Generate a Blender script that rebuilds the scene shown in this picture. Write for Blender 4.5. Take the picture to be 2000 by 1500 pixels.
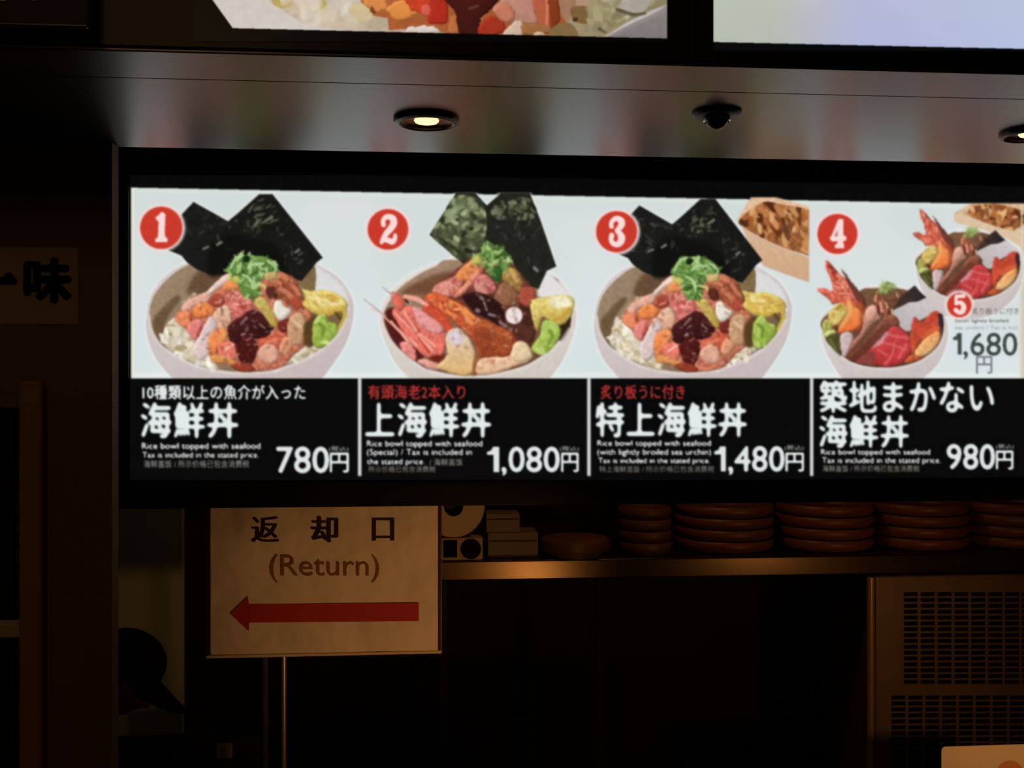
import bpy, bmesh, math, random
import numpy as np
from mathutils import Vector, Matrix

for o in list(bpy.data.objects): bpy.data.objects.remove(o)
S = bpy.context.scene
COL = S.collection
# ------------------------------------------------------------------ camera, world, light, exposure
H = 1.85                                # eye height
YAW = math.radians(4.76)
F = 2000.0                              # focal length in pixels of the 2000 px wide frame
cam = bpy.data.cameras.new('camera'); cam.lens = 36; cam.sensor_width = 36; cam.sensor_fit = 'HORIZONTAL'
cam.clip_start = .05
co = bpy.data.objects.new('camera', cam); COL.objects.link(co)
co.location = (0, 0, H); co.rotation_euler = (math.pi/2, 0, -YAW)
S.camera = co
S.view_settings.view_transform = 'Standard'; S.view_settings.look = 'None'
S.view_settings.gamma = 1; S.view_settings.use_curve_mapping = False
S.view_settings.exposure = 0
w = bpy.data.worlds.new('world'); S.world = w; w.use_nodes = True
w.node_tree.nodes['Background'].inputs[0].default_value = (1, .75, .5, 1)
w.node_tree.nodes['Background'].inputs[1].default_value = .006

RIGHT = np.array([math.cos(YAW), -math.sin(YAW), 0]); FWD = np.array([math.sin(YAW), math.cos(YAW), 0])
UP = np.array([0, 0, 1.0]); EYE = np.array([0, 0, H])
def ray(u, v):
    u = np.asarray(u, float)[..., None]; v = np.asarray(v, float)[..., None]
    return FWD + RIGHT*(u-1000)/F + UP*(750-v)/F
def PY(u, v, Y):                        # photo pixel -> point of the vertical plane y = Y
    d = ray(u, v); return EYE + d*(Y/d[..., 1:2])
def PZ(u, v, z):                        # photo pixel -> point of the level plane at height z
    d = ray(u, v); return EYE + d*((z-H)/d[..., 2:3])
def X(u, Y): return float(PY(u, 750, Y)[0])
def Z(u, v, Y): return float(PY(u, v, Y)[2])

def light(name, kind, loc, target, energy, color, **k):
    l = bpy.data.lights.new(name, kind); l.energy = energy; l.color = color
    for a, b in k.items(): setattr(l, a, b)
    o = bpy.data.objects.new(name, l); COL.objects.link(o); o.location = loc
    o.rotation_euler = (Vector(target)-Vector(loc)).to_track_quat('-Z', 'Y').to_euler()
    return o
WARM = (1, .41, .12)
light('low_sign_fill', 'SPOT', (.58, 1.75, H-1.02), tuple(PY(830, 1190, 3.05)), 22, WARM, spot_size=math.radians(58), spot_blend=1, shadow_soft_size=.07)  # unseen low spot, added to light the sign from the front
light('low_card_fill', 'SPOT', (1.75, 1.75, H-.72), tuple(PY(1800, 1330, 3.2)), 17, WARM, spot_size=math.radians(70), spot_blend=1, shadow_soft_size=.04)  # second unseen spot, added to brighten the card, shelf and cabinet
light('kitchen_ceiling_lamp', 'POINT', (.72, 3.2, H+.42), (0, 3, 0), 6, (1, .42, .15), shadow_soft_size=.05)
light('hall_ceiling_lamp', 'AREA', (-.9, -.6, 3.0), (-1.2, 2.2, 1.0), 2.4, (1, .5, .2), size=.6)

# ------------------------------------------------------------------ materials
def lin(c):
    c = np.asarray(c, float)/255
    return np.where(c <= .04045, c/12.92, ((c+.055)/1.055)**2.4)
MATS = {}
def mat(name, col, rough=.5, metal=0, spec=.5, emit=None, estr=1, nscale=0, namt=0, bump=0, bscale=20, bdist=.02, stretch=None):
    if name in MATS: return MATS[name]
    m = bpy.data.materials.new(name); m.use_nodes = True; nt = m.node_tree; b = nt.nodes['Principled BSDF']
    c = tuple(col)+(1,)
    b.inputs['Base Color'].default_value = c; b.inputs['Roughness'].default_value = rough
    b.inputs['Metallic'].default_value = metal; b.inputs['Specular IOR Level'].default_value = spec
    tc = nt.nodes.new('ShaderNodeTexCoord'); mp = nt.nodes.new('ShaderNodeMapping')
    nt.links.new(tc.outputs['Object'], mp.inputs[0])
    if stretch: mp.inputs['Scale'].default_value = stretch
    if namt:
        n = nt.nodes.new('ShaderNodeTexNoise'); n.inputs['Scale'].default_value = nscale; n.inputs['Detail'].default_value = 5
        nt.links.new(mp.outputs[0], n.inputs['Vector'])
        r = nt.nodes.new('ShaderNodeMapRange'); r.inputs['To Min'].default_value = 1-namt; r.inputs['To Max'].default_value = 1+namt
        nt.links.new(n.outputs['Fac'], r.inputs['Value'])
        x = nt.nodes.new('ShaderNodeVectorMath'); x.operation = 'SCALE'; x.inputs[0].default_value = tuple(col)
        nt.links.new(r.outputs[0], x.inputs['Scale']); nt.links.new(x.outputs[0], b.inputs['Base Color'])
    if bump:
        n = nt.nodes.new('ShaderNodeTexNoise'); n.inputs['Scale'].default_value = bscale; n.inputs['Detail'].default_value = 3
        nt.links.new(mp.outputs[0], n.inputs['Vector'])
        bu = nt.nodes.new('ShaderNodeBump'); bu.inputs['Strength'].default_value = bump; bu.inputs['Distance'].default_value = bdist
        nt.links.new(n.outputs['Fac'], bu.inputs['Height']); nt.links.new(bu.outputs[0], b.inputs['Normal'])
    if emit is not None:
        b.inputs['Emission Color'].default_value = tuple(emit)+(1,); b.inputs['Emission Strength'].default_value = estr
    MATS[name] = m
    return m
def screen_mat():
    m = bpy.data.materials.new('backlit_picture'); m.use_nodes = True; nt = m.node_tree; b = nt.nodes['Principled BSDF']
    b.inputs['Base Color'].default_value = (.004, .004, .004, 1); b.inputs['Roughness'].default_value = .35; b.inputs['Specular IOR Level'].default_value = .2
    a = nt.nodes.new('ShaderNodeAttribute'); a.attribute_name = 'Col'
    nt.links.new(a.outputs['Color'], b.inputs['Emission Color']); b.inputs['Emission Strength'].default_value = 1
    return m
M_SCREEN = screen_mat()

# ------------------------------------------------------------------ object helpers
def tag(o, label=None, cat=None, group=None, kind=None):
    if label: o['label'] = label
    if cat: o['category'] = cat
    if group: o['group'] = group
    if kind: o['kind'] = kind
    return o
def empty(name, loc, label=None, cat=None, group=None):
    o = bpy.data.objects.new(name, None); COL.objects.link(o); o.location = loc; o.empty_display_size = .05
    return tag(o, label, cat, group)
def link(name, me, m, parent=None):
    o = bpy.data.objects.new(name, me); COL.objects.link(o)
    if m is not None and not me.materials: me.materials.append(m)
    if parent is not None:
        o.parent = parent
        o.matrix_parent_inverse = Matrix.Translation(-wloc(parent))
    return o
def wloc(o):
    v = Vector(o.location); p = o.parent
    while p is not None:                 # parts are linked with their parent's offset cancelled
        return Vector((0, 0, 0)) if o.type != 'EMPTY' else v
    return v
class MB:
    def __init__(s): s.bm = bmesh.new()
    def box(s, lo, hi, bev=0):
        r = bmesh.ops.create_cube(s.bm, size=1)
        vs = r['verts']
        for v in vs:
            v.co = Vector([(lo[i]+hi[i])/2 + v.co[i]*(hi[i]-lo[i]) for i in range(3)])
        if bev:
            es = list({e for v in vs for e in v.link_edges})
            bmesh.ops.bevel(s.bm, geom=es, offset=bev, segments=3, affect='EDGES', profile=.5)
        return s
    def lathe(s, prof, c=(0, 0, 0), n=40, axis='z', cap=True):
        rings = []
        for r, h in prof:
            ring = []
            for i in range(n):
                a = 2*math.pi*i/n; p = (r*math.cos(a), r*math.sin(a), h)
                if axis == 'y': p = (p[0], p[2], p[1])
                ring.append(s.bm.verts.new((c[0]+p[0], c[1]+p[1], c[2]+p[2])))
            rings.append(ring)
        for a, b in zip(rings, rings[1:]):
            for i in range(n): s.bm.faces.new((a[i], a[(i+1) % n], b[(i+1) % n], b[i]))
        if cap:
            s.bm.faces.new(rings[0][::-1]); s.bm.faces.new(rings[-1])
        return s
    def tube(s, pts, r, n=12):
        pts = [Vector(p) for p in pts]; rings = []
        for i, p in enumerate(pts):
            t = (pts[min(i+1, len(pts)-1)]-pts[max(i-1, 0)]).normalized()
            a = t.orthogonal().normalized(); b = t.cross(a)
            rr = r[i] if isinstance(r, (list, tuple)) else r
            rings.append([s.bm.verts.new(p+(a*math.cos(2*math.pi*k/n)+b*math.sin(2*math.pi*k/n))*rr) for k in range(n)])
        for a, b in zip(rings, rings[1:]):
            for i in range(n): s.bm.faces.new((a[i], a[(i+1) % n], b[(i+1) % n], b[i]))
        s.bm.faces.new(rings[0][::-1]); s.bm.faces.new(rings[-1])
        return s
    def prism(s, pts, y0, y1):           # outline in x-z, from y0 to y1
        a = [s.bm.verts.new((p[0], y0, p[1])) for p in pts]; b = [s.bm.verts.new((p[0], y1, p[1])) for p in pts]
        s.bm.faces.new(a); s.bm.faces.new(b[::-1])
        for i in range(len(pts)): s.bm.faces.new((a[i], b[i], b[(i+1) % len(pts)], a[(i+1) % len(pts)]))
        return s
    def build(s, name, m, parent=None, smooth=False):
        bmesh.ops.recalc_face_normals(s.bm, faces=s.bm.faces)
        me = bpy.data.meshes.new(name); s.bm.to_mesh(me); s.bm.free()
        if smooth:
            me.polygons.foreach_set('use_smooth', [True]*len(me.polygons))
            try: me.set_sharp_from_angle(angle=math.radians(40))
            except Exception: pass
        return link(name, me, m, parent)
def ubox(u0, u1, v0, v1, Y0, Y1, bev=0, mb=None):  # box whose front face covers a pixel rectangle at depth Y0
    mb = mb or MB()
    um = (u0+u1)/2
    return mb.box((X(u0, Y0), Y0, Z(um, v1, Y0)), (X(u1, Y0), Y1, Z(um, v0, Y0)), bev)
def struct(o): o['kind'] = 'structure'; return o

# ------------------------------------------------------------------ painter of the lit pictures (vertex colours on a fine grid)
FINE = .75
def gblur(a, sig):
    if sig <= 0.05: return a
    r = max(1, int(sig*3+.5)); k = np.exp(-.5*(np.arange(-r, r+1)/sig)**2); k /= k.sum()
    for ax in (0, 1):
        pad = [(0, 0)]*a.ndim; pad[ax] = (r, r); p = np.pad(a, pad, mode='edge'); out = np.zeros_like(a)
        for i, kk in enumerate(k):
            sl = [slice(None)]*a.ndim; sl[ax] = slice(i, i+a.shape[ax]); out += kk*p[tuple(sl)]
        a = out
    return a
def spline(pts, n=6):
    p = np.asarray(pts, float); N = len(p); out = []
    for i in range(N):
        a, b, c, d = p[i-1], p[i], p[(i+1) % N], p[(i+2) % N]
        for t in np.arange(n)/n:
            out.append(.5*((2*b)+(-a+c)*t+(2*a-5*b+4*c-d)*t*t+(-a+3*b-3*c+d)*t**3))
    return np.array(out)
class Canvas:
    def __init__(s, u0, v0, u1, v1, bg, seed=1):
        s.u0, s.v0 = u0, v0; s.W = int((u1-u0)/FINE)//2*2+1; s.H = int((v1-v0)/FINE)//2*2+1
        s.img = np.tile(np.asarray(bg, float), (s.H, s.W, 1)); s.id = np.zeros((s.H, s.W), int)
        s.rs = np.random.RandomState(seed); s.T = lambda p: np.asarray(p, float); s.k = 1
        s.nz = {}; s.jag = .5
        s.clip = None; s.lim = None
    def noise(s, sc):
        if sc not in s.nz:
            h = int(s.H*FINE/sc)+3; w_ = int(s.W*FINE/sc)+3; g = s.rs.rand(h, w_)*2-1
            y = np.arange(s.H)*FINE/sc; x = np.arange(s.W)*FINE/sc
            yi = y.astype(int); xi = x.astype(int); fy = (y-yi)[:, None]; fx = (x-xi)[None]
            fy = fy*fy*(3-2*fy); fx = fx*fx*(3-2*fx)
            A = g[yi][:, xi]; B = g[yi][:, xi+1]; C = g[yi+1][:, xi]; D = g[yi+1][:, xi+1]
            s.nz[sc] = (A*(1-fx)+B*fx)*(1-fy)+(C*(1-fx)+D*fx)*fy
        return s.nz[sc]
    def frame(s, ox, oy, k): s.T = lambda p: np.asarray(p, float)/k+np.array([ox, oy]); s.k = k
    def mask(s, pts, pad=0):             # pts in photo pixels -> (slices, mask)
        q = (pts-np.array([s.u0, s.v0]))/FINE
        x0 = max(0, int(q[:, 0].min())-pad-1); x1 = min(s.W, int(q[:, 0].max())+pad+2)
        y0 = max(0, int(q[:, 1].min())-pad-1); y1 = min(s.H, int(q[:, 1].max())+pad+2)
        if x1 <= x0 or y1 <= y0: return None
        xs = np.arange(x0, x1)[None]; m = np.zeros((y1-y0, x1-x0), bool); yy = np.arange(y0, y1)[:, None]
        for (ax, ay), (bx, by) in zip(q, np.roll(q, -1, 0)):
            if ay == by: continue
            m ^= ((ay > yy) != (by > yy)) & (xs < (bx-ax)*(yy-ay)/(by-ay)+ax)
        return (slice(y0, y1), slice(x0, x1)), m.astype(float)
    def put(s, sl, m, col, idv=None, noise=0, nsc=5, thr=.5):
        if s.clip is not None:
            u0, v0, u1, v1 = s.clip
            uu = s.u0+np.arange(sl[1].start, sl[1].stop)*FINE; vv = s.v0+np.arange(sl[0].start, sl[0].stop)*FINE
            m = m*((uu >= u0) & (uu < u1))[None]*((vv >= v0) & (vv < v1))[:, None]
        if s.lim is not None: m = m*s.lim[sl]
        c = np.asarray(col, float)
        if c.ndim == 1: c = np.broadcast_to(c, m.shape+(3,))
        if noise: c = c*(1+noise*s.noise(nsc)[sl][..., None])
        s.img[sl] = s.img[sl]*(1-m[..., None])+c*m[..., None]
        if idv is not None: s.id[sl][m > thr] = idv
    def poly(s, pts, col, idv=None, col2=None, ang=90, noise=.08, nsc=5, soft=.6, smooth=True, a=1, shade=0, halo=None):
        p = s.T(pts); p = spline(p) if smooth else p
        em = idv is not None and idv % 20 in (3, 4, 5, 6, 12, 13, 14)
        if em and smooth and s.jag: p = p+s.rs.randn(*p.shape)*s.jag
        pad = int(soft*3/FINE)+(14 if halo else 0)+2; r = s.mask(p, pad)
        if r is None: return
        sl, m = r
        if halo:
            hm = np.clip(gblur(m, 3.2/FINE)*2.6, 0, 1)
            s.put(sl, hm*(1-m)*.8*(s.id[sl] % 40 == 0), halo)
        c = np.asarray(col, float)
        if col2 is not None:
            t = math.radians(ang); d = np.array([math.cos(t), math.sin(t)]); pr = p@d; lo, hi = pr.min(), pr.max()
            uu = s.u0+np.arange(sl[1].start, sl[1].stop)*FINE; vv = s.v0+np.arange(sl[0].start, sl[0].stop)*FINE
            g = np.clip((uu[None]*d[0]+vv[:, None]*d[1]-lo)/max(hi-lo, 1e-6), 0, 1)[..., None]
            c = c*(1-g)+np.asarray(col2, float)*g
        if shade:
            e = gblur(m, 3/FINE); c = np.broadcast_to(c, m.shape+(3,))*(1-shade+shade*np.clip(e*2-1, 0, 1))[..., None]
        if em and soft < 1.2 and smooth:
            e = gblur(m, 2.2/FINE); n = np.zeros_like(e); n[3:-3, 3:-3] = e[6:, 6:]-e[:-6, :-6]
            c = np.broadcast_to(c, m.shape+(3,))*((1-.17*(1-np.clip(e*2-1, 0, 1)))*(1+.26*np.clip(n, -.7, .7)))[..., None]
        if em: soft = max(soft, .9)
        s.put(sl, gblur(m, soft/FINE)*a, c, idv, noise, nsc)
    def stroke(s, pts, col, idv=None, r=None, soft=.5, a=1, sub=10):
        p = np.asarray(pts, float)
        rr = p[:, 2] if r is None else np.full(len(p), float(r)); xy = p[:, :2]
        P = s.T(xy); R = rr/s.k
        pad = 3; lo = (P-R[:, None]).min(0); hi = (P+R[:, None]).max(0)
        x0 = max(0, int((lo[0]-s.u0)/FINE)-pad); x1 = min(s.W, int((hi[0]-s.u0)/FINE)+pad+1)
        y0 = max(0, int((lo[1]-s.v0)/FINE)-pad); y1 = min(s.H, int((hi[1]-s.v0)/FINE)+pad+1)
        if x1 <= x0 or y1 <= y0: return
        uu = (s.u0+np.arange(x0, x1)*FINE)[None]; vv = (s.v0+np.arange(y0, y1)*FINE)[:, None]
        best = np.full((y1-y0, x1-x0), 1e9); N = len(P)
        for i in range(N-1):
            A = P[max(i-1, 0)]; B = P[i]; C = P[i+1]; D = P[min(i+2, N-1)]
            for t in np.arange(sub+1)/sub:
                q = .5*((2*B)+(-A+C)*t+(2*A-5*B+4*C-D)*t*t+(-A+3*B-3*C+D)*t**3); rad = R[i]*(1-t)+R[i+1]*t
                best = np.minimum(best, np.hypot(uu-q[0], vv-q[1])-rad)
        m = np.clip(.5-best/(2*soft), 0, 1)*a
        s.put((slice(y0, y1), slice(x0, x1)), m, col, idv)
    def circle(s, cu, cv, r, col, idv=None, soft=.8, sq=1, noise=0):
        t = np.linspace(0, 2*math.pi, 48, endpoint=False); T = s.T; s.T = lambda p: np.asarray(p, float)
        s.poly(np.c_[cu+r*np.cos(t), cv+r*sq*np.sin(t)], col, idv, soft=soft, smooth=False, noise=noise); s.T = T
    def scatter(s, pts, n, size, cols, idv=None, asp=1.6, ang=None, jit=14, a=.9, soft=.6, free=False):
        p = spline(s.T(pts)); r = s.mask(p)
        if r is None: return
        sl, m = r; ys, xs = np.nonzero(m > .5)
        if len(ys) == 0: return
        T = s.T; s.T = lambda q: np.asarray(q, float); s.lim = None
        if not free: s.lim = np.zeros((s.H, s.W)); s.lim[sl] = m
        for _ in range(n):
            i = s.rs.randint(len(ys)); c = (s.u0+(sl[1].start+xs[i])*FINE, s.v0+(sl[0].start+ys[i])*FINE)
            rad = size/s.k*(.6+.8*s.rs.rand()); th = s.rs.rand()*math.pi if ang is None else math.radians(ang)+(s.rs.rand()-.5)*1.8
            t = np.arange(9)/9*2*math.pi; k = .75+.5*s.rs.rand(9)
            x = rad*asp*np.cos(t)*k; y = rad/asp*np.sin(t)*k
            q = np.c_[c[0]+x*math.cos(th)-y*math.sin(th), c[1]+x*math.sin(th)+y*math.cos(th)]
            cc = np.asarray(cols[s.rs.randint(len(cols))], float)+s.rs.randn()*jit
            s.poly(q, np.clip(cc, 0, 255), idv, a=a, soft=soft, smooth=False, noise=0)
        s.T = T; s.lim = None
    def text(s, body, u0, u1, v0, v1, col, idv=None, bold=0, a=1):
        tri = glyphs(body)
        lo = tri.reshape(-1, 2).min(0); hi = tri.reshape(-1, 2).max(0)
        q = (tri-lo)/(hi-lo); q[..., 1] = 1-q[..., 1]
        q = q*np.array([u1-u0, v1-v0])+np.array([u0, v0])
        pad = 8; SS = 2; st = FINE/SS
        x0 = max(0, int((u0-s.u0)/FINE)-pad); x1 = min(s.W, int((u1-s.u0)/FINE)+pad)
        y0 = max(0, int((v0-s.v0)/FINE)-pad); y1 = min(s.H, int((v1-s.v0)/FINE)+pad)
        h, w_ = (y1-y0)*SS, (x1-x0)*SS; m = np.zeros((h, w_), bool)
        g = (q-np.array([s.u0+x0*FINE, s.v0+y0*FINE]))/st
        for t in g:
            ax, ay = int(max(0, t[:, 0].min())), int(max(0, t[:, 1].min())); bx, by = int(min(w_-1, t[:, 0].max()+1)), int(min(h-1, t[:, 1].max()+1))
            if bx < ax or by < ay: continue
            xs = np.arange(ax, bx+1)[None]+.5; ys = np.arange(ay, by+1)[:, None]+.5
            e = [(t[(i+1) % 3, 0]-t[i, 0])*(ys-t[i, 1])-(t[(i+1) % 3, 1]-t[i, 1])*(xs-t[i, 0]) for i in range(3)]
            m[ay:by+1, ax:bx+1] |= ((e[0] >= 0) & (e[1] >= 0) & (e[2] >= 0)) | ((e[0] <= 0) & (e[1] <= 0) & (e[2] <= 0))
        m = m.astype(float)
        if bold:
            b = gblur(m, bold/st); m = np.clip((b-.16)/.26, 0, 1)
        m = m.reshape(y1-y0, SS, x1-x0, SS).mean((1, 3))
        s.put((slice(y0, y1), slice(x0, x1)), m*a, col, idv, thr=.3)
    def finish(s, sig=1.1, sat=None):
        if sat is not None:
            m = np.isin(s.id % 20, (1, 2, 3, 4, 5, 6, 12, 13, 14))[..., None]; g = s.img@np.array([.3, .59, .11])
            s.img = np.where(m, np.clip(g[..., None]+(s.img-g[..., None])*sat, 0, 255), s.img)
        s.img = gblur(s.img, sig/FINE)
    def specks(s, pts, idv, n=150):      # glints and dark crevices between the morsels
        s.scatter(pts, n//2, 9, [(252, 226, 204), (246, 206, 180)], idv, a=.35, soft=.9, jit=6); s.scatter(pts, n//2, 12, [(96, 36, 24), (120, 54, 34)], idv, a=.38, soft=1.1, jit=8)
    def meshes(s, Y, names):             # names: id -> (object name, parent)   one mesh per id, all on the plane y = Y
        c = s.img[::2, ::2]; d = s.id[::2, ::2]; h, w_ = d.shape
        u, v = np.meshgrid(s.u0+np.arange(w_)*FINE*2, s.v0+np.arange(h)*FINE*2)
        P = PY(u, v, Y); L = lin(np.clip(c, 0, 255))
        idx = np.arange(h*w_).reshape(h, w_)
        quads = np.stack([idx[:-1, :-1], idx[1:, :-1], idx[1:, 1:], idx[:-1, 1:]], -1).reshape(-1, 4); qid = d[:-1, :-1].ravel()
        P = P.reshape(-1, 3); L = L.reshape(-1, 3); objs = {}
        jobs = []; d = d.copy()
        for k in names:                  # separate patches of one picture become separate parts, stray cells join the panel
            if '_picture' not in names[k][0]: continue
            ys, xs = np.nonzero(d == k)
            if len(ys) == 0: continue
            y0, x0 = ys.min(), xs.min(); M = d[y0:ys.max()+1, x0:xs.max()+1] == k; lab = np.where(M, np.arange(1, M.size+1).reshape(M.shape), 0)
            while True:
                o = lab.copy()
                for ax, sh in ((0, 1), (0, -1), (1, 1), (1, -1)):
                    t = np.zeros_like(lab)
                    if ax == 0: t[max(sh, 0):lab.shape[0]+min(sh, 0)] = lab[max(-sh, 0):lab.shape[0]+min(-sh, 0)]
                    else: t[:, max(sh, 0):lab.shape[1]+min(sh, 0)] = lab[:, max(-sh, 0):lab.shape[1]+min(-sh, 0)]
                    lab = np.where(M, np.maximum(lab, t), 0)
                if (lab == o).all(): break
            u_, n_ = np.unique(lab[lab > 0], return_counts=True)
            for a, b in zip(u_, n_):
                w2 = lab == a
                if b < 60 or b < .06*n_.max():
                    yy, xx = np.nonzero(w2); ring = d[max(y0+yy.min()-1, 0):y0+yy.max()+2, max(x0+xx.min()-1, 0):x0+xx.max()+2]; ring = ring[ring != k]
                    d[y0:y0+M.shape[0], x0:x0+M.shape[1]][w2] = np.bincount(ring).argmax() if len(ring) else k
                elif b != n_.max():
                    nk = 5000+len(jobs); d[y0:y0+M.shape[0], x0:x0+M.shape[1]][w2] = nk; jobs.append((nk, k))
        names = dict(names); names.update({nk: names[k] for nk, k in jobs}); qid = d[:-1, :-1].ravel()
        for k in names:
            q = quads[qid == k]
            if len(q) == 0: continue
            used, inv = np.unique(q, return_inverse=True); inv = inv.reshape(-1)
            me = bpy.data.meshes.new(names[k][0]); me.vertices.add(len(used)); me.vertices.foreach_set('co', P[used].astype(np.float32).ravel())
            me.loops.add(len(inv)); me.loops.foreach_set('vertex_index', inv.astype(np.int32))
            me.polygons.add(len(q)); me.polygons.foreach_set('loop_start', np.arange(0, len(inv), 4, dtype=np.int32))
            me.update(calc_edges=True)
            at = me.color_attributes.new('Col', 'FLOAT_COLOR', 'POINT')
            at.data.foreach_set('color', np.c_[L[used], np.ones(len(used))].astype(np.float32).ravel())
            par = names[k][1]; par = objs[par] if isinstance(par, int) else par
            objs[k] = link(names[k][0], me, M_SCREEN, par)
        return objs
_G = {}
def glyph_mesh(body):
    c = bpy.data.curves.new('lettering', 'FONT'); c.body = body; c.size = 1; c.resolution_u = 3
    o = bpy.data.objects.new('lettering', c); COL.objects.link(o)
    me = bpy.data.meshes.new_from_object(o.evaluated_get(bpy.context.evaluated_depsgraph_get()))
    bpy.data.objects.remove(o); bpy.data.curves.remove(c)
    return me
def glyphs(body):
    if body not in _G:
        me = glyph_mesh(body); me.calc_loop_triangles()
        v = np.empty(len(me.vertices)*3); me.vertices.foreach_get('co', v); v = v.reshape(-1, 3)[:, :2]
        t = np.empty(len(me.loop_triangles)*3, np.int32); me.loop_triangles.foreach_get('vertices', t)
        _G[body] = v[t.reshape(-1, 3)]; bpy.data.meshes.remove(me)
    return _G[body]

# ------------------------------------------------------------------ the four-dish menu picture
YM = 2.75
HALO = (236, 238, 236)
BG = (214, 223, 223)
K_PANEL, K_BOWL, K_NORI, K_FOOD, K_GREEN, K_GINGER, K_WASABI, K_BADGE, K_TAG, K_NAME, K_DESC, K_PRICE, K_UNI, K_RICE, K_SHRIMP = range(15)
C = Canvas(254, 342, 2100, 938, (9, 9, 10), 5)
R_ = C.rs
for i, (a, b) in enumerate(((254, 702), (702, 1150), (1150, 1585), (1585, 2100))):
    C.id[:, max(0, int((a-C.u0)/FINE)):int((b-C.u0)/FINE)+1] = i*40
def top_v(u): return 366.5+(u-256)*.0189
uu = C.u0+np.arange(C.W)*FINE; vv = C.v0+np.arange(C.H)*FINE
pic = ((vv[:, None] > top_v(uu)[None]) & (vv[:, None] < 739.2) & (uu[None] > 256))
base = np.array(BG)[None, None]+C.noise(90)[..., None]*np.array([4, 2, 3])+((vv-560)/180)[:, None, None]*np.array([3, 3.5, 4.5])
C.img[pic] = base[pic]
edge = (vv[:, None] > 728) & pic; C.img[edge] += (10, 7, 4)
edge = (uu[None] < 263) & pic; C.img[edge] = (228, 228, 212)
edge = (vv[:, None] < top_v(uu)[None]+9) & pic; C.img[edge] += (5, 4, 1)
side = (uu[None] > 1993) & pic; C.img[side] = (206, 201, 182)

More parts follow.
